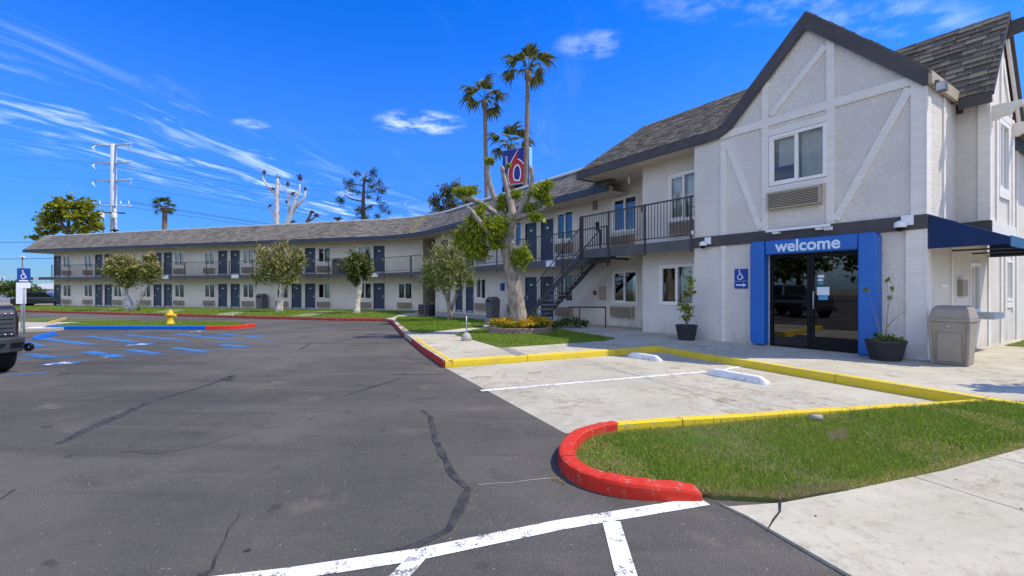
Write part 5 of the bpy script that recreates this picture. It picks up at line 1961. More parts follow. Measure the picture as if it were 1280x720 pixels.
tree('shrub_tree', 'broad two tone bronze green shrub tree on a short whitewashed trunk, near the wing bin', b_, [
    limb(Y, b_, [(348, 391, 0, 0.260), (349, 387, 0, 0.223), (351, 375, 0, 0.186), (353, 362, 0, 0.161), (352, 350, 0, 0.124)]),
    limb(Y, b_, [(352, 364, 0, 0.124), (344, 352, .2, 0.087), (336, 340, .3, 0.050)]),
    limb(Y, b_, [(353, 362, 0, 0.124), (361, 350, -.1, 0.074), (367, 335, -.2, 0.050)])],
    crown_px(Y, b_, [(352, 335, 0, 23, 20, 2080), (335, 332, .2, 17, 18, 1200), (369, 330, 0, 14, 16, 880), (350, 316, .2, 16, 11, 640), (330, 345, 0, 12, 9, 400), (326, 316, .3, 7, 9, 208), (352, 308, 0, 6, 8, 160), (375, 318, 0, 7, 8, 176), (320, 348, 0, 6, 6, 96), (360, 350, -.2, 15, 6, 336)]),
    M['bark_white'], M['leaf_pink'], .22, 53, asp=.32, topred=.5, up=.6, shell=.55)
b_ = pt(163, 388.3)
Y = b_[1]
tree('shrub_tree', 'twin crowned shrub tree with V shaped white trunks, farthest left on the wing lawn', b_, [
    limb(Y, b_, [(161, 390, 0, 0.251), (158, 380, 0, 0.201), (155, 366, 0, 0.167), (152, 350, 0, 0.117)]),
    limb(Y, b_, [(164, 390, 0, 0.285), (162, 380, 0, 0.201), (157, 368, .1, 0.151), (158, 356, .2, 0.100)]),
    limb(Y, b_, [(168, 390, 0, 0.267), (173, 377, -.1, 0.167), (180, 362, -.2, 0.134), (186, 348, -.2, 0.100)])],
    crown_px(Y, b_, [(153, 337, 0, 19, 17, 2400), (144, 335, .2, 11, 13, 720), (163, 337, .1, 12, 13, 720), (153, 325, 0, 15, 8, 560), (187, 337, -.2, 12, 14, 1360), (187, 323, -.2, 7, 7, 320), (187, 350, -.2, 7, 5, 240), (157, 354, 0, 11, 6, 320)]),
    M['bark_white'], M['leaf_pink'], .24, 54, asp=.36, topred=.55, shell=.42)

b_ = (10.0, 6.25, gz(6.25) + .14)
tree('shrub_tree', 'small loose shade tree on the walkway just right of the frame', b_, [[(0, 0, 0, .09), (.03, 0, 1.6, .07), (0, .05, 3.2, .05)], [(.02, 0, 1.8, .05), (-.4, .1, 3.4, .03)]],
     [(0, 0, 3.9, .6, .45, .5, 420), (-.55, .15, 3.8, .4, .35, .35, 240), (.4, -.1, 4.2, .4, .3, .35, 200)], M['bark'], M['leaf_hedge'], .16, 55, asp=.4)

# trees across the street to the left, outside the frame, mirrored in the entrance glass
for k, (x_, y_, hh_, rr_) in enumerate(((-44, -16, 8, 4.2), (-50, -6, 9, 4.8), (-47, 3, 7, 3.8), (-54, 11, 9, 4.6), (-46, 20, 6.5, 3.6))):
    tree('shade_tree', 'broad shade tree across the street, mirrored in the entrance glass', (x_, y_, gz(y_) - .06), [[(0, 0, 0, .35), (0, 0, hh_ * .5, .26), (.3, .2, hh_ * .8, .1)]],
         [(0, 0, hh_ * .72, rr_, rr_, hh_ * .34, 900), (rr_ * .4, rr_ * .5, hh_ * .6, rr_ * .6, rr_ * .6, hh_ * .25, 350)], M['bark_dark'], M['leaf_hedge'], .7, 80 + k, group='shade trees across the street, out of frame')

# background trees beyond the roofs
def far_tree(name, label, px0, Y, limbs_px, crown, bark, leafm, size, seed, cat='tree', **k):
    b_ = ((px0 - 640) / 590 * Y, Y, gz(Y) - .06)
    return tree(name, label, b_, [limb(Y, b_, l) for l in limbs_px], crown_px(Y, b_, crown), bark, leafm, size, seed, cat=cat, **k)


far_tree('broadleaf_tree', 'large yellow green tree rising behind the far left end of the roof', 88, 75, [
    [(88, 372, 0, .55), (87, 310, 0, .42), (85, 292, 0, .35), (74, 275, 0, .2), (66, 262, 0, .1)], [(86, 296, 0, .3), (98, 280, 0, .22), (108, 264, 0, .1)], [(85, 292, 0, .3), (86, 272, .5, .18), (76, 252, .5, .08)], [(87, 300, 0, .2), (62, 292, 0, .12), (48, 294, 0, .05)]],
    [(70, 258, 0, 12, 7, 420), (62, 272, 0, 13, 8, 420), (74, 252, 1, 7, 7, 200), (92, 258, 0, 14, 8, 480), (106, 256, 0, 12, 8, 400), (112, 270, 0, 14, 9, 480), (96, 272, -1, 12, 7, 360), (78, 270, 1, 13, 7, 380), (118, 282, 0, 11, 8, 350), (60, 282, 0, 11, 6, 300), (104, 286, 0, 14, 7, 380), (55, 292, 0, 8, 4, 140), (44, 297, 0, 6, 3, 110), (70, 287, 1, 9, 5, 180), (48, 288, 0, 4, 3, 50), (88, 246, 0, 4, 4, 60)],
    M['bark_dark'], M['leaf_yellow'], .52, 61, asp=.55, shell=.5)
far_tree('copper_tree', 'dark copper leafed tree beside the far left end of the wing', 120, 66, [[(118, 378, 0, .4), (119, 355, 0, .3), (114, 345, 0, .18)], [(119, 358, 0, .2), (127, 346, 0, .1)]],
         [(112, 356, 0, 15, 11, 900), (126, 350, 0, 14, 10, 800), (118, 342, 0, 14, 8, 600), (100, 364, 0, 10, 7, 350), (135, 360, 1, 14, 12, 700)], M['bark_dark'], M['leaf_red'], .34, 62, shell=.5)
far_tree('broadleaf_tree', 'spreading low green tree by the far street, left of the wing', 20, 55, [[(20, 384, 0, .3), (20, 372, 0, .22), (14, 366, 0, .12)], [(20, 374, 0, .18), (30, 366, 0, .1)]],
         [(10, 360, 0, 15, 8, 700), (24, 357, 0, 15, 8, 750), (34, 364, 0, 12, 7, 500), (0, 362, 0, 12, 8, 500), (18, 367, 0, 16, 5, 500), (42, 370, 0, 8, 5, 220)], M['bark_dark'], M['leaf_hedge'], .28, 63, shell=.5)
far_tree('broadleaf_tree', 'small green tree next to the pale house, nearest the wing end', 44, 62, [[(44, 382, 0, .16), (44, 372, 0, .1)]],
         [(42, 364, 0, 10, 7, 420), (50, 366, 0, 8, 6, 300)], M['bark_dark'], M['leaf_hedge'], .26, 64, shell=.5)
far_tree('bare_tree', 'white bare tree with chopped limbs ending in brown tufts behind the roof', 350, 62, [
    [(346, 384, 0, 0.462), (346, 300, 0, 0.385), (346, 278, 0, 0.323), (346, 250, 0, 0.277), (347, 226, 0, 0.200), (347, 221, 0, 0.077)],
    [(346, 244, 0, 0.193), (337, 235, 0, 0.154), (330, 226, 0, 0.139), (328, 220, 0, 0.092)], [(346, 274, 0, 0.169), (340, 266, 0, 0.139), (338, 258, 0, 0.092)],
    [(350, 384, 0, 0.462), (354, 300, 0, 0.385), (358, 281, 0, 0.323), (364, 266, 0, 0.262), (369, 252, 0, 0.200), (374, 238, 0, 0.154), (375, 230, 0, 0.092)],
    [(365, 264, 0, 0.200), (374, 254, 0, 0.185), (381, 246, 0, 0.154), (382, 238, 0, 0.092)], [(362, 268, 0, 0.169), (361, 250, 0, 0.139), (359, 236, 0, 0.108), (359, 228, 0, 0.062)],
    [(362, 248, 0, 0.092), (366, 244, 0, 0.077)], [(348, 228, 0, 0.062), (357, 239, 0, 0.062)]],
    [(330, 216, 0, 2.6, 3, 60), (347, 222, 0, 2.4, 3.5, 60), (340, 236, 0, 4.5, 2.2, 70), (338, 257, 0, 1.8, 2, 30), (375, 222, 0, 3, 5, 110), (382, 236, 0, 2, 3, 40), (360, 230, 0, 2.4, 4, 60), (366, 242, 0, 4, 2.6, 60), (358, 252, 0, 1.6, 2, 24)],
    M['bark_bare'], M['tuft_leaf'] if 'tuft_leaf' in M else M['leaf_red'], .3, 65, asp=.3)
far_tree('bare_tree', 'small dark stump like bare tree with two tufts, right of the white bare tree', 385, 64, [[(378, 384, 0, .3), (380, 290, 0, .28), (384, 277, 0, .22), (389, 266, 0, .14)], [(384, 277, 0, .14), (390, 274, 0, .1), (396, 270, 0, .08)]],
         [(390, 265, 0, 3, 2.5, 60), (396, 269, 0, 3, 2.2, 60), (365, 277, 0, 6, 1.6, 70)], M['bark_dark'], M['leaf_red'], .3, 66, asp=.3)
far_tree('pine_tree', 'open crowned dark pine standing behind the middle of the far wing', 454, 58, [
    [(454, 384, 0, .4), (454, 290, 0, .28), (454, 250, 0, .22), (455, 226, 0, .13), (459, 214, 0, .05)], [(454, 252, 0, .1), (440, 249, 0, .08), (430, 244, 0, .04)], [(454, 262, 0, .1), (466, 256, 0, .07), (478, 258, 0, .04)], [(454, 240, 0, .08), (470, 240, 0, .05)],
    [(454, 232, 0, .08), (442, 230, 0, .05), (436, 227, 0, .03)], [(454, 272, 0, .08), (446, 272, 0, .04), (440, 275, 0, .03)], [(454, 222, 0, .06), (466, 218, 0, .04)]],
    [(426, 251, 0, 7, 6, 260), (436, 229, 0, 9, 6, 300), (446, 217, 0, 7, 4, 170), (440, 237, 0, 7, 7, 220), (467, 217, 0, 6, 9, 260), (458, 226, 0, 8, 5, 170), (465, 233, 0, 9, 7, 300), (477, 238, 0, 9, 8, 330), (474, 227, 0, 5, 6, 120), (453, 264, 0, 9, 8, 280), (447, 262, 0, 6, 5, 140), (479, 259, 0, 7, 8, 240), (472, 270, 0, 5, 5, 130), (486, 266, 0, 4, 4, 80), (461, 246, 0, 4, 3, 70), (448, 240, 0, 6, 4, 110), (456, 272, 0, 6, 4, 120), (463, 258, 0, 3, 3, 50), (473, 249, 0, 4, 4, 70)],
    M['bark_dark'], M['leaf_pine'], .34, 67, asp=.16, up=.3)
far_tree('eucalyptus_tree', 'grey green gum tree behind the roof at the inner corner', 560, 50, [
    [(558, 384, 0, .5), (558, 300, 0, .3), (560, 270, 0, .2), (566, 240, 0, .1)], [(558, 290, 0, .18), (548, 262, 0, .1), (544, 248, 0, .05)], [(560, 275, 0, .15), (574, 252, 0, .08)]],
    [(544, 252, 0, 8, 11, 600), (558, 240, 0, 9, 11, 650), (570, 234, 0, 8, 9, 500), (562, 254, 0, 10, 11, 600), (577, 242, 0, 9, 7, 420), (584, 252, 1, 9, 9, 420), (550, 264, 0, 12, 8, 500), (570, 262, 0, 13, 9, 500)],
    M['bark'], M['leaf_euc'], .30, 68, asp=.3, droop=.6)


# fan palms
def frond_mesh(L, seed, n=13):
    rg = random.Random(seed)
    mb = MB()
    pet = L * .50
    mb.add([(0, -.035, 0), (pet, -.02, .02), (pet, .02, .02), (0, .035, 0)], [(0, 1, 2, 3)], .3)
    for i in range(n):
        a = R_(-78 + 156 * i / (n - 1))
        ll = L * .56 * (1 - .25 * abs(a) / 1.4) * rg.uniform(.85, 1.1)
        d = Vector((math.cos(a), math.sin(a), 0))
        s = Vector((-d.y, d.x, 0))
        w = L * .050
        p0 = Vector((pet, 0, .02))
        p1 = p0 + d * ll * .55 + Vector((0, 0, -.02 * L))
        p2 = p0 + d * ll * .85 + Vector((0, 0, -.13 * L * rg.uniform(.6, 1.4)))
        p3 = p0 + d * ll + Vector((0, 0, -.32 * L * rg.uniform(.6, 1.5)))
        r = rg.random()
        mb.add([p0 - s * w * .2, p0 + s * w * .2, p1 + s * w + Vector((0, 0, .03)), p1 - s * w, p2 + s * w * .6, p2 - s * w * .6, p3], [(0, 1, 2, 3), (3, 2, 4, 5), (5, 4, 6)], r)
    return mb


def palm(label, cx_, cy_, Y, base_px, L, seed, r=.22, n=26, group=None, skirt=True):
    """crown centre at a survey position, trunk leaning to base_px"""
    top = Vector(((cx_ - 640) / 590 * Y, Y, 1.5 + (362 - cy_) * Y / 590))
    b_ = Vector(((base_px - 640) / 590 * Y, Y, gz(Y) - .06))
    t = thing('fan_palm', label, 'palm tree', tuple(b_), 0, group)
    d = top - b_
    rg = random.Random(seed)
    mb = MB()
    pts, rad = [], []
    N = 26
    for i in range(N + 1):
        s = i / N
        pts.append(tuple(d * s + Vector((d.x * .12 * math.sin(s * 3.1), 0, 0))))
        rad.append(r * (1.25 - .35 * s) * (1.06 if i % 2 else .96))
    mb.tube(pts, rad, 10, bumpy=.05)
    mb.build('trunk', M['palm_bark'], t)
    sk = MB()
    sk.tube([tuple(d - Vector((0, 0, L * .42))), tuple(d - Vector((0, 0, L * .30))), tuple(d - Vector((0, 0, .05)))], [r * 1.0, r * 1.75, r * 1.3], 9, bumpy=.2)
    sk.build('leaf_base', M['palm_bark'], t)
    fr_ = None
    for i in range(n):
        az = 2 * math.pi * (i * .382 + rg.uniform(-.03, .03))
        el = 82 - 112 * (i / (n - 1)) ** .9 + rg.uniform(-13, 13)
        if fr_ is None:
            fr_ = frond_mesh(L, seed).build('frond', M['palm_leaf'], t, fix=False)
            f = fr_
        else:
            f = fr_.copy()
            C.objects.link(f)
        f.location = tuple(d)
        f.rotation_euler = (rg.uniform(-.4, .4), -R_(el), az)
        f.scale = (rg.uniform(.75, 1.2),) * 3
    return t


palm('slender fan palm left of the tall sign, shorter of the two tall palms', 606, 124, 44, 613, 2.25, 5, .19, n=14)
palm('tallest fan palm, leaning over the blue sign behind the roof', 660, 88, 42, 650, 2.3, 8, .20, n=14)
palm('fan palm crown half hidden behind the blue sign', 638, 182, 62, 638, 3.0, 9, .25, n=14)
palm('small distant fan palm over the far wing, right of the power pole', 206, 259, 88, 205, 2.3, 11, .42, n=17)

# ------------------------------------------------------------ signs
sy_ = 47.0
sg = thing('tall_sign', 'tall blue roadside sign with a red numeral six outlined in white, behind the roof', 'sign', (.52, sy_, gz(sy_) - .06), math.atan2(-.5, .86))
bz, tz = 1.5 + (362 - 228) * sy_ / 590, 1.5 + (362 - 183) * sy_ / 590
SW = 3.05
MB().box(-SW / 2, SW / 2, -.32, .32, bz, tz).build('cabinet', M['sign_side'], sg, bevel=.02)
MB().box(-SW / 2 + .04, SW / 2 - .04, -.335, -.321, bz + .04, tz - .04).build('sign_face', M['plaza_blue'], sg)
MB().box(-SW / 2 - .04, SW / 2 + .04, -.30, .30, bz - .55, bz - .01).build('dark_base', M['black'], sg)
MB().tube([(0, 0, 0), (0, 0, bz - .4)], .22, 12).build('pole', M['steel_dark'], sg)


SIX = [(.30, .03), (.225, .20), (.245, .42), (.36, .68), (.60, .95), (.575, .80), (.545, .70), (.70, .63), (.83, .48), (.885, .27), (.83, .10), (.74, .03)]


def six(w, y, mt, name, inner):
    H = tz - bz
    pts = smooth_line(SIX[:5], 2) + smooth_line(SIX[4:7], 1)[1:] + smooth_line(SIX[6:], 2)[1:]
    c = Vector((.56, .35))
    out = []
    for p in pts:
        d = (Vector(p) - c)
        q = Vector(p) + d.normalized() * w
        out.append((min(max(q.x, .02), .98), max(q.y, .02)))
    n = len(out)
    inn = []
    for p in out:
        a = math.atan2(p[1] - .30, p[0] - .555)
        inn.append((.555 + (inner[0]) * math.cos(a), .30 + (inner[1]) * math.sin(a)))

    def P(p):
        return (-SW / 2 + p[0] * SW, y, bz + p[1] * H)
    return MB().add([P(p) for p in out + inn], [(k, (k + 1) % n, n + (k + 1) % n, n + k) for k in range(n)]).build(name, M[mt], sg)


six(.032, -.339, 'ada_white', 'numeral_outline', (.115, .215))
six(0.0, -.346, 'sign_red', 'numeral', (.155, .262))
tx = text_mesh('lettering', 'motel', .40, M['ada_white'], sg, .003, .004)
tx.location = (-SW * .35, -.343, bz + (tz - bz) * .70)
tx.rotation_euler = (R_(90), R_(-90), 0)

# accessible entrance sign on the office wall
q = RW(-3.82, -.03)
ws = thing('access_sign', 'blue wheelchair sign with an arrow plate beneath, left of the entrance', 'sign', (q.x, q.y, 0), aR)
MB().box(-.18, .18, 0, .02, 1.735, 2.05).build('plate', M['sign_blue'], ws)
MB().box(-.18, .18, 0, .02, 1.53, 1.715).build('arrow_plate', M['sign_blue'], ws)
chair_icon(lambda x, y: (-.135 + x * .25, -.003, 1.755 + y * .27), None, .085).build('wheelchair_symbol', M['ada_white'], ws)
am = strokes([[(-.13, 1.622), (.09, 1.622)]], .035, lambda x, y: (x, -.003, y))
am.add([(.06, -.003, 1.565), (.145, -.003, 1.622), (.06, -.003, 1.68)], [(0, 1, 2)])
am.build('arrow', M['ada_white'], ws)
q = RW(-3.50, -.012)
tag(MB().box(-.07, .03, 0, .012, 1.72, 1.75).build('label_plate', M['ada_white'], None, (q.x, q.y, 0), aR), 'tiny white plate on the wall between wheelchair sign and blue post', 'plate')

# handicap post on the left
ax_, ay_ = G(30, 416.5, 0)
hs_ = thing('parking_sign', 'blue and white handicap parking sign on a thin steel post at the left bays', 'sign', (ax_, ay_, gz(ay_)), R_(40))
hs_.scale = (.78, .78, 1)
MB().tube([(0, 0, -.1), (0, 0, 2.32)], .035, 8).build('post', M['galv'], hs_)
MB().box(-.22, .22, -.055, -.04, 1.86, 2.36).build('plate', M['sign_blue'], hs_)
chair_icon(lambda x, y: (-.14 + x * .28, -.06, 1.96 + y * .34), None, .085).build('wheelchair_symbol', M['ada_white'], hs_)
MB().box(-.15, .15, -.06, -.0575, 1.885, 1.93).build('lettering_bar', M['ada_white'], hs_)
MB().box(-.22, .22, -.055, -.04, 1.64, 1.84).build('lower_plate', M['ada_white'], hs_)
ax_, ay_ = G(27, 411, .1)
nb = thing('board_sign', 'plain white board on a short post just behind the handicap sign', 'sign', (ax_, ay_, gz(ay_) + .1), R_(30))
MB().box(-.14, .14, -.05, -.035, .95, 1.75).build('plate', M['ada_white'], nb)
MB().tube([(0, 0, -.1), (0, 0, 1.7)], .03, 8).build('post', M['galv'], nb)


# ------------------------------------------------------------ street furniture
def bin_big(name, label, loc, rot, m, s=1.0, grp=None):
    t = thing(name, label, 'trash bin', loc, rot, grp)
    b = MB()
    b.taper(-.27, .27, -.27, .27, .0, .80, -.055, -.055)
    o = b.build('body', m, t, bevel=.02)
    MB().box(-.20, .20, -.305, -.285, .08, .62).build('panel', m, t, bevel=.012).rotation_euler = (R_(4), 0, 0)
    for sx2 in (-1, 1):
        MB().taper(sx2 * .28 - .028, sx2 * .28 + .028, -.31, -.25, 0, .78, 0, 0, sx2 * .045, -.045).build('corner_rib', m, t, bevel=.01)
    MB().lathe([(.025, 0), (.025, .02)], 10).build('lock', M['galv'], t, loc=(0, -.325, .72)).rotation_euler = (R_(90), 0, 0)
    r = MB()
    r.taper(-.345, .345, -.345, .345, .80, .86, .0, .0)
    r.taper(-.345, .345, -.345, .345, .86, 1.06, .05, .09)
    r.taper(-.295, .295, -.255, .255, 1.06, 1.10, .06, .07)
    lid = r.build('lid', m, t, bevel=.015)
    MB().box(-.23, .23, -.012, .0, 0, .15).build('flap', m, lid, loc=(0, -.335, .885), bevel=.01).rotation_euler = (R_(-24), 0, 0)
    t.scale = (s, s, s)
    return t


q = RW(.46, -.20)
bin_big('trash_bin', 'big taupe lidded trash bin at the right corner of the office', (q.x, q.y, gz(q.y) + .145), aR, M['bin'], 1.0).scale = (.86, .86, 1.0)


def bin_round(label, loc, rot, m, s=1.0):
    t = thing('trash_bin', label, 'trash bin', loc, rot)
    b = MB()
    b.taper(-.26, .26, -.26, .26, 0, .78, -.03, -.03)
    b.build('body', m, t, bevel=.05)
    l = MB()
    l.taper(-.30, .30, -.30, .30, .78, .98, .02, .04)
    l.taper(-.28, .28, -.26, .26, .98, 1.08, .09, .1)
    l.build('lid', m, t, bevel=.03)
    MB().box(-.15, .15, -.305, -.285, .82, .92).build('opening', M['black'], t)
    t.scale = (s, s, s)
    return t


p_ = gp(616, 397, .145)
bin_round('grey brown trash bin by the wall behind the pollarded tree', p_, aR, M['bin_grey'], 1.02)
q = LW(-14.15, -.55)
bin_round('tall grey trash bin against the far wing lower wall', (q.x, q.y, -.03), aL, M['bin_grey'], 1.12)
q = LW(-6.95, -.5)
bin_round('grey trash bin up on the far wing balcony behind the ball tree', (q.x, q.y, 2.70), aL, M['bin_grey'], 1.1)
p_ = gp(530, 394.5, .15)
ub = thing('utility_box', 'dark slatted utility box on the corner lawn by the breezeway', 'utility box', p_, R_(-25))
MB().box(-.24, .24, -.24, .24, 0, .66).build('cabinet', M['bin_grey'], ub, bevel=.02)
for i in range(6):
    MB().box(-.20, .20, -.255, -.242, .10 + i * .09, .15 + i * .09).build('slat', M['black'], ub)
p_ = gp(540, 395, .15)
ub = thing('utility_box', 'narrow black meter cabinet beside the slatted utility box', 'utility box', p_, R_(-25))
MB().box(-.13, .13, -.13, .13, 0, .62).build('cabinet', M['black'], ub, bevel=.02)
MB().lathe([(.05, .62), (.07, .70), (.05, .78)], 10).build('meter', M['bin_grey'], ub)

p_ = gp(583, 425.5, .145)
cp = thing('post_stub', 'white pipe stub with a cross bar set in a round concrete footing on the walkway', 'post', p_)
MB().lathe([(.14, -.02), (.145, .08), (.11, .16), (.05, .22)], 16).build('footing', M['base'], cp)
MB().tube([(0, 0, .2), (0, 0, .68)], .016, 8).build('pipe', M['galv'], cp)
MB().tube([(-.15, 0, .46), (.12, 0, .47)], .010, 6).build('cross_bar', M['galv'], cp)

# potted plants
def planter(label, x, y, r, h, rot, kind, seed):
    t = thing('potted_plant', label, 'potted plant', (x, y, gz(y) + .142), rot)
    MB().lathe([(r * .72, 0), (r * .76, .02), (r * .96, h * .86), (r * .97, h * .87), (r, h * .88), (r, h), (r * .93, h), (r * .9, h * .88)], 26).build('pot', M['pot'], t)
    MB().lathe([(r * .91, h * .86), (r * .5, h * .9), (.02, h * .91)], 20).build('soil', M['soil'], t)
    rg = random.Random(seed)
    mb = MB()
    cl = []
    for s in kind:
        pts = [(a, b, h * .85 + c) for a, b, c in s['pts']]
        mb.tube(pts, [s['r'] * (1 - .75 * i / (len(pts) - 1)) for i in range(len(pts))], 6)
        for (a, b, c, rr, n) in s.get('cl', ()):
            cl.append((a, b, h * .85 + c, rr, rr, rr, n))
    mb.build('stem', M['bark'], t)
    if cl:
        leaves('foliage', cl, .085, M['leaf_yellow'] if seed == 71 else M['leaf_brush'], seed, t, asp=.5)
    return t


q = RW(-5.12, -.55)
planter('dark pot with an upright yellow leafed shrub left of the entrance', q.x, q.y, .30, .43, aR, [
    dict(pts=[(0, 0, 0), (.02, 0, .5), (.0, 0, .95), (.14, 0, 1.32)], r=.022, cl=[(.15, 0, 1.30, .12, 60), (.10, 0, 1.12, .14, 55), (.02, 0, .9, .13, 50)]),
    dict(pts=[(0, 0, 0), (-.10, .03, .45), (-.20, 0, .72)], r=.018, cl=[(-.20, 0, .70, .13, 50), (-.12, 0, .55, .13, 55), (-.02, 0, .55, .14, 50)]),
    dict(pts=[(0, 0, 0), (.12, 0, .4), (.20, -.04, 1.0)], r=.018, cl=[(.14, 0, .55, .14, 50), (.2, 0, .98, .1, 34), (.06, 0, .3, .15, 55), (-.08, 0, .25, .12, 40)])], 71)
q = RW(-.46, -.62)
planter('wide dark pot of half dead twigs right of the entrance', q.x, q.y, .345, .40, aR, [
    dict(pts=[(0, 0, 0), (.02, 0, .4), (.05, 0, .85), (.02, 0, 1.28)], r=.014, cl=[(.03, 0, 1.25, .05, 10), (.05, 0, .9, .05, 10)]),
    dict(pts=[(-.05, 0, 0), (-.16, 0, .5), (-.30, 0, 1.05)], r=.010, cl=[(-.32, 0, 1.06, .06, 12)]),
    dict(pts=[(.02, 0, .3), (.15, 0, .5), (.30, .0, .62), (.36, 0, .85)], r=.009),
    dict(pts=[(.04, 0, .7), (.10, 0, .85), (.08, 0, 1.1)], r=.008, cl=[(.1, 0, 1.1, .05, 10)]),
    dict(pts=[(0, 0, 0), (.05, .1, .1)], r=.01, cl=[(.05, 0, .07, .13, 110), (.18, .05, .05, .10, 80), (-.10, .02, .06, .11, 80), (-.2, 0, .03, .07, 30), (.0, -.12, .04, .10, 60)])], 72)

# cameras and the strip light over the entrance
def wall_camera(label, lx, z, s):
    q = RW(lx, -.03)
    t = thing('security_camera', label, 'camera', (q.x, q.y, z), aR)
    MB().box(-.02, .16, -.03, .01, -.02, .16).build('back_box', M['white_paint'], t, bevel=.008)
    MB().lathe([(.03, .06), (.085, .03), (.095, -.05), (.085, -.06)], 16, (0, -.12)).build('housing', M['white_paint'], t)
    MB().lathe([(.075, -.058), (.06, -.10), (.03, -.125), (.005, -.13)], 14, (0, -.12)).build('dome', M['black'], t)
    t.scale = (s, s, s)


wall_camera('white dome security camera at the right end of the dark floor band', -.36, 2.83, 1.15)
wall_camera('white dome security camera left of the blue entrance surround', -4.86, 2.80, 1.1)
q = RW(-2.35, -.06)
sl = thing('strip_light', 'white strip light fixed on the dark band over the entrance', 'wall light', (q.x, q.y, 2.93), aR)
MB().box(-.72, .72, -.17, -.09, .0, .055).build('housing', M['white_paint'], sl, bevel=.01)
for x in (-.5, .48):
    MB().box(x - .07, x + .07, -.13, .04, -.05, -.001).build('bracket', M['white_paint'], sl)
q = RW(-1.72, -.06)
tag(MB().box(-.09, .09, -.01, .02, 2.86, 2.94).build('label_plate', M['white_paint'], None, (q.x, q.y, 0), aR), 'small white plate on the dark band under the strip light', 'plate')
q = RW(.09, 1.0)
fl = thing('floodlight', 'grey floodlight under the right eave of the front gable', 'wall light', (q.x, q.y, 5.52), aR)
MB().box(.045, .21, -.96, -.82, -.13, .06).build('housing', M['bin_grey'], fl, bevel=.02)
MB().box(.06, .195, -.975, -.961, -.11, .04).build('lens', M['galv'], fl)
MB().box(.02, .09, -.93, -.85, .06, .12).build('bracket', M['bin_grey'], fl)
# wall boxes of the right wing
for nm, lx, d, z0_, z1_, w_, m_, lab in (
    ('extinguisher_box', -11.3, 1.84, 1.28, 1.46, .05, 'red_box', 'red extinguisher box on the lower wall under the stair'), ('phone_box', -10.85, 1.84, 1.10, 1.62, .16, 'ac', 'pale wall phone box right of the red extinguisher box'),
    ('extinguisher_box', -8.7, 1.84, 4.4, 4.62, .08, 'red_box', 'small red alarm box up on the office balcony wall'), ('wall_sign', -11.3, 1.84, 4.85, 5.38, .10, 'brick', 'narrow rust coloured plaque high beside the balcony window'),
    ('extinguisher_box', -11.15, 1.84, 3.98, 4.32, .06, 'black', 'dark extinguisher cabinet upstairs below the rust plaque'), ('wall_sign', -18.5, 1.86, 1.45, 1.85, .16, 'sign_blue', 'little blue notice on the wall behind the pollarded tree')):
    q = RW(lx, d)
    tag(MB().box(-w_, w_, -.06, .03, z0_, z1_).build(nm, M[m_], None, (q.x, q.y, 0), aR, bevel=.01), lab, 'wall box' if 'box' in nm else 'sign')
q = RW(-8.75, 1.1)
tag(MB().lathe([(.02, 0), (.05, -.04), (.055, -.28), (.02, -.32)], 10).build('hanging_lamp', M['lens'], None, (q.x, q.y, 5.70)), 'small white lamp hanging from the office balcony ceiling', 'lamp')
q = RW(-5.28, -.09)
tag(MB().box(-.06, .05, -.02, .02, 3.10, 3.22).build('junction_box', M['white_paint'], None, (q.x, q.y, 0), aR), 'little white junction box at the right foot of the balcony railing', 'box')
q = RW(-8.0, 1.35)
tag(MB().box(-.2, .2, -.2, .2, 0, .42).build('meter_box', M['bin_grey'], None, (q.x, q.y, .09), aR, bevel=.01), 'grey ground box in the nook beside the lower window', 'box')


# roof vents
def vent(label, x, y, z, s=1.0):
    t = thing('roof_vent', label, 'roof vent', (x, y, z), aR)
    MB().tube([(0, 0, -.3), (0, 0, .18)], .12, 10).build('pipe', M['bin_grey'], t)
    MB().taper(-.30, .30, -.30, .30, .18, .30, .08, .08).build('cap', M['black'], t)
    MB().bar((.25, 0, .22), (.62, 0, .34), .05, .05).build('vane', M['black'], t)
    t.scale = (s, s, s)


q = RW(-11.6, 2.75)
vent('dark capped vent on the roof just left of the office roof', q.x, q.y, 6.93, 1.15)
q = LW(-7.9, .75)
vent('dark vent on the ridge of the far wing near the ball tree', q.x, q.y, 6.92, 1.0)
q = LW(-33.0, .8)
vent('small vent on the ridge of the far wing below the power pole', q.x, q.y, 6.92, 1.0)

# hydrant
p_ = gp(213, 405.3, .13)
hy = thing('fire_hydrant', 'yellow fire hydrant on the small lawn island at the left', 'hydrant', p_, R_(20))
MB().lathe([(.17, 0), (.17, .05), (.125, .06), (.12, .34), (.15, .36), (.15, .41), (.13, .44), (.11, .52), (.05, .58), (.03, .60), (.03, .64), (.0, .645)], 18).build('barrel', M['hydrant'], hy)
for a in (0, 120, 240):
    MB().tube([(0, 0, 0), (.21, 0, 0)], [.07, .075], 12).build('nozzle', M['hydrant'], hy, loc=(0, 0, .40 if a else .36), rotz=R_(a))

# power pole
PY = 80.0
ppx = (142 - 640) / 590 * PY
pp = thing('power_pole', 'tall pale steel power pole with crossarms behind the far wing roof', 'power pole', (ppx, PY, gz(PY) - .06))
ptop = 1.5 + (362 - 177) * PY / 590
MB().tube([(0, 0, 0), (0, 0, ptop * .4), (0, 0, ptop)], [.56, .50, .40], 14).build('mast', M['pole_steel'], pp)


def zpx(y):
    return 1.5 + (362 - y) * PY / 590 - pp.location.z


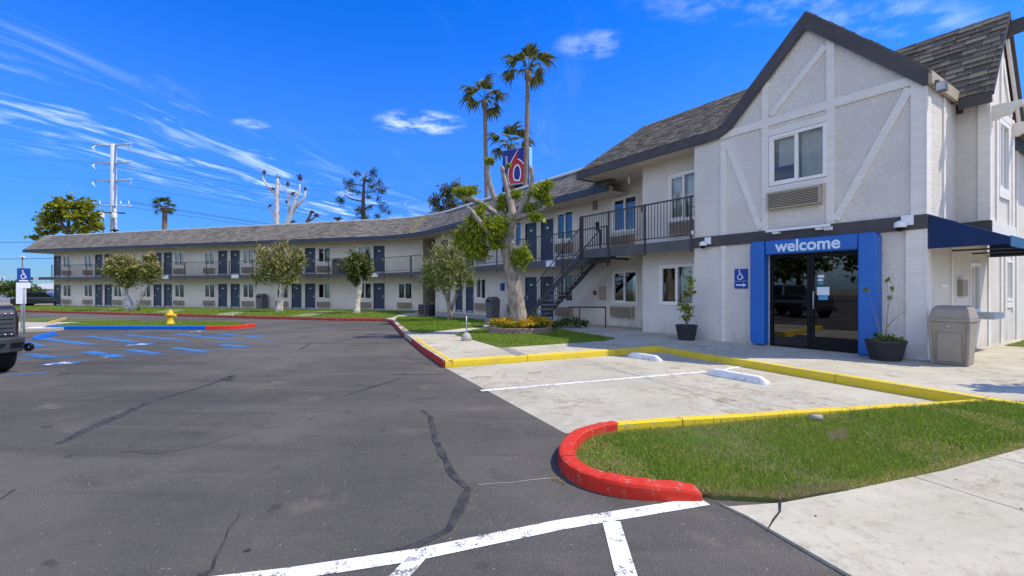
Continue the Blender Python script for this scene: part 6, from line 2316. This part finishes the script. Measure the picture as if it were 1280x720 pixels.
sk_ = PY / 590
for y in (180.5, 203, 225):
    for s in (-1, 1):
        o = MB()
        o.tube([(s * .3, 0, zpx(y + 1.5)), (s * 27 * sk_, -.6 * s, zpx(y - 1.5 if s < 0 else y))], [.2, .12], 8)
        o.build('crossarm', M['pole_steel'], pp)
        ib = MB()
        ib.tube([(s * 26 * sk_, -.6 * s, zpx(y)), (s * 24 * sk_, -.4, zpx(y + 5)), (s * 20 * sk_, -.4, zpx(y + 9))], [.07, .10, .06], 6)
        ib.build('insulator', M['lens'], pp)
for y, hw in ((257, 25), (266, 17)):
    MB().tube([(-hw * sk_, -.5, zpx(y)), (hw * sk_, -.5, zpx(y + 1))], .11, 8).build('crossarm', M['pole_steel'] if y < 260 else M['wire'], pp)
for x in (-22, -14, 12, 22):
    MB().tube([(x * sk_, -.5, zpx(257)), (x * sk_, -.5, zpx(252))], [.1, .08], 6).build('insulator', M['lens'], pp)
for x in (-10, 5.5):
    MB().lathe([(.02, 0), (.36, .03), (.38, .12), (.38, .85), (.33, .95), (.02, .98)], 14).build('transformer', M['white_paint'], pp, loc=(x * sk_, -.75, zpx(274)))
MB().tube([(-13.5 * sk_, 0, 0), (-13.5 * sk_, 0, zpx(262))], .12, 8).build('riser', M['pole_steel'], pp)


def wire(label, a, b, sag, r=.026, n=16):
    a, b = Vector(a), Vector(b)
    pts = [tuple(a.lerp(b, i / n) - Vector((0, 0, sag * 4 * (i / n) * (1 - i / n)))) for i in range(n + 1)]
    o = MB().tube([tuple(Vector(p) - a) for p in pts], r, 5).build('power_line', M['wire'], None, tuple(a))
    return tag(o, label, 'power line', 'power lines at the steel pole')


names = {180.5: 'top', 203: 'middle', 225: 'lowest'}
for y in (180.5, 203, 225):
    for s in (-1, 1):
        tip = Vector((ppx + s * 27 * sk_, PY - .6 * s, zpx(y - 1.5 if s < 0 else y) + pp.location.z))
        wire('power line running right from the %s arm, %s side of the pole' % (names[y], 'left' if s < 0 else 'right'), tip, (ppx + 62 + s * 3, 172, zpx(y) + 6), 3.2)
        if s < 0:
            wire('power line running left from the %s arm of the steel pole' % names[y], tip, (ppx - 40, 62, zpx(y) + 2.5), 1.6, .011)
for k, (x, sde) in enumerate(((-22, 'outer left'), (12, 'inner right'), (22, 'outer right'))):
    wire('thin line running right from the %s pin of the low crossarm' % sde, (ppx + x * sk_, PY - .5, zpx(252) + pp.location.z), (ppx + 62 + x * .1, 172, zpx(252) + 3), 2.6, .03)
for yy, dz, lab in ((300, 0, 'upper of two level wires left of the yellow green tree'), (322, 0, 'lower of two level wires left of the yellow green tree')):
    Yw = 70
    z = 1.5 + (362 - yy) * Yw / 590
    wire(lab, (-110, Yw, z), ((120 - 640) / 590 * Yw, Yw + 6, z + .5), .3, .035)

# ------------------------------------------------------------ far left street
for px0, Y, top_, lab in ((28, 90, 318, 'right one of two distant street lamps at the left edge'), (3, 110, 344, 'left one of two distant street lamps at the left edge')):
    x = (px0 - 640) / 590 * Y
    h_ = 1.5 + (362 - top_) * Y / 590
    t = thing('street_lamp', lab, 'street lamp', (x, Y, gz(Y) - .06), 0, 'distant street lamps')
    MB().tube([(0, 0, 0), (0, 0, h_)], [.14, .10], 8).build('pole', M['bin_grey'], t)
    MB().taper(-.45, .45, -.25, .25, h_ - .05, h_ + .25, .2, .1).build('lamp_head', M['pole_steel'], t)
Y = 84
x = (58 - 640) / 590 * Y
hs2 = thing('house', 'low pale house across the street left of the far wing', 'building', (x, Y, gz(Y) - .06), R_(-10))
MB().box(-5, 7, 0, 6, 0, 2.1).build('wall', M['far_white'], hs2)
rb2 = MB()
rb2.prism([(-.4, 2.1), (3, 3.1), (6.4, 2.1)], lambda p: (-5.3, p[0], p[1]), lambda p: (7.3, p[0], p[1]))
rb2.build('roof', M['flat_roof'], hs2)
for xx in (-3, -.5, 2.2, 4.6):
    f = MB().box(xx - .5, xx + .5, -.04, .02, .8, 1.7).build('window', M['white'], hs2)
    MB().box(xx - .42, xx + .42, -.05, -.041, .88, 1.62).build('pane', M['black'], f)
wl2 = tag(MB().box(-30, 16, -.1, .1, 0, 1.2).build('garden_wall', M['far_white'], None, (-68, 74, gz(74) - .06), R_(-8)), 'long pale garden wall along the far street', 'wall')


def wheel(parent, x, y, r, w):
    t = MB()
    n = 22
    prof = [(r * .62, -w / 2), (r * .94, -w / 2), (r, -w / 2 + .03), (r, w / 2 - .03), (r * .94, w / 2), (r * .62, w / 2)]
    t.lathe(prof, n)
    o = t.build('wheel', M['tyre'], parent, loc=(x, y, r))
    o.rotation_euler = (R_(90), 0, 0)
    MB().lathe([(.02, -w / 2 + .02), (r * .60, -w / 2 + .03), (r * .63, -w / 2 + .01), (r * .63, w / 2 - .01), (r * .60, w / 2 - .03), (.02, w / 2 - .02)], 16).build('rim', M['truck_trim'], o)
    return o


def car_body(mb, prof, w, tumble=.16, zb=.9):
    """side profile extruded across with the upper part drawn in"""
    def P(p, s):
        x, z = p
        k = w / 2 - (tumble * min(1, max(0, (z - zb) / .6)))
        return (x, s * k, z)
    return mb.prism(prof, lambda p: P(p, -1), lambda p: P(p, 1))


Y = 46.5
x = (60 - 640) / 590 * Y
cr_ = thing('parked_car', 'dark car parked beside the far left end of the wing', 'car', (x - .4, Y, gz(Y) + .0), R_(25))
car_body(MB(), [(-2.1, .35), (-2.15, .8), (-1.75, .95), (-1.25, 1.45), (.35, 1.45), (1.05, .98), (2.0, .85), (2.1, .4)], 1.75).build('body', M['car_paint'], cr_, bevel=.05)
MB().box(-2.16, -1.9, -.6, .6, .9, 1.0).build('tail_trim', M['chrome'], cr_)
car_body(MB(), [(-1.45, 1.0), (-1.2, 1.40), (.3, 1.40), (.9, 1.0)], 1.78, .16).build('side_window', M['black'], cr_)
for xx in (-1.35, 1.35):
    for yy in (-.8, .8):
        wheel(cr_, xx, yy, .33, .22)
for yy in (-.6, .6):
    MB().box(2.05, 2.13, yy - .18, yy + .18, .62, .76).build('headlight', M['lens'], cr_)

# ------------------------------------------------------------ black pickup at the left edge, tail towards the lot
# local +x points to the tail, +y to the side nearest the frame centre
ta = math.atan2(-.44, .90)
tk = thing('pickup_truck', 'black pickup with a heavy steel rear bumper, cut off by the left edge', 'truck', (-10.93, 8.62, gz(8.62)), ta)
BO = M['car_paint']
car_body(MB(), [(-3.8, .60), (-3.85, 1.00), (-3.7, 1.14), (-2.2, 1.20), (-.1, 1.24), (1.40, 1.24), (1.50, 1.16), (1.53, 1.00), (1.53, .62)], 1.84, .05, 1.0).build('body', BO, tk, bevel=.05)
car_body(MB(), [(-2.35, 1.20), (-1.75, 1.78), (-1.55, 1.83), (-.40, 1.83), (-.18, 1.22)], 1.74, .22, 1.2).build('cab', BO, tk, bevel=.05)
car_body(MB(), [(-2.05, 1.26), (-1.62, 1.72), (-.50, 1.72), (-.36, 1.26)], 1.76, .22, 1.2).build('side_window', M['black'], tk)
MB().add([(-.165, -.66, 1.28), (-.165, .66, 1.28), (-.36, .56, 1.72), (-.36, -.56, 1.72)], [(0, 1, 2, 3)]).build('rear_window', M['black'], tk)
gb = MB().box(1.50, 1.565, -.80, .86, .70, 1.12).build('tailgate', M['truck_trim'], tk, bevel=.02)
for i in range(4):
    MB().box(1.565, 1.58, -.78, .83, .77 + i * .08, .815 + i * .08).build('ridge', M['truck_trim'], gb)
for z in (.725, 1.10):
    rv = None
    for i in range(20):
        if rv is None:
            rv = MB().lathe([(.018, 0), (.015, .014), (.003, .018)], 6).build('rivet', M['chrome'], gb)
            c = rv
        else:
            c = rv.copy()
            C.objects.link(c)
        c.location = (1.567, -.78 + i * .083, z)
        c.rotation_euler = (0, R_(90), 0)
for s_ in (-1, 1):
    MB().box(1.42, 1.50, s_ * .885 - .03, s_ * .885 + .035, .80, 1.06).build('tail_lamp', M['black'], tk, bevel=.015)
bp = MB()
pf = [(-1.0, 1.40), (-.98, 1.62), (-.72, 1.78), (.72, 1.78), (.98, 1.62), (1.0, 1.40)]
bp.prism(pf, lambda p: (p[1] - .05, p[0] * .97, .40), lambda p: (p[1], p[0], .67))
bm_ = bp.build('bumper', M['truck_trim'], tk, bevel=.025)
MB().box(1.775, 1.787, -.66, .66, .55, .575).build('bumper_slot', M['black'], bm_)
MB().bar((1.772, .74, .56), (1.642, .95, .56), .02, .03).build('bumper_slot', M['black'], bm_)
for s_ in (-1, 1):
    o = MB().lathe([(.075, -.03), (.085, 0), (.075, .03), (.04, .03), (.04, -.03)], 14, cap=False).build('tow_ring', M['black'], bm_, loc=(1.60, s_ * 1.02, .47))
    o.rotation_euler = (R_(90), 0, R_(30))
MB().box(-3.9, -3.84, -.85, .85, .5, .75).build('front_bumper', M['truck_trim'], tk)
MB().box(-3.5, 1.4, -.45, .45, .40, .62).build('chassis', M['black'], tk)
for xx in (-2.75, .92):
    for yy in (-.82, .82):
        wheel(tk, xx, yy, .41, .29)
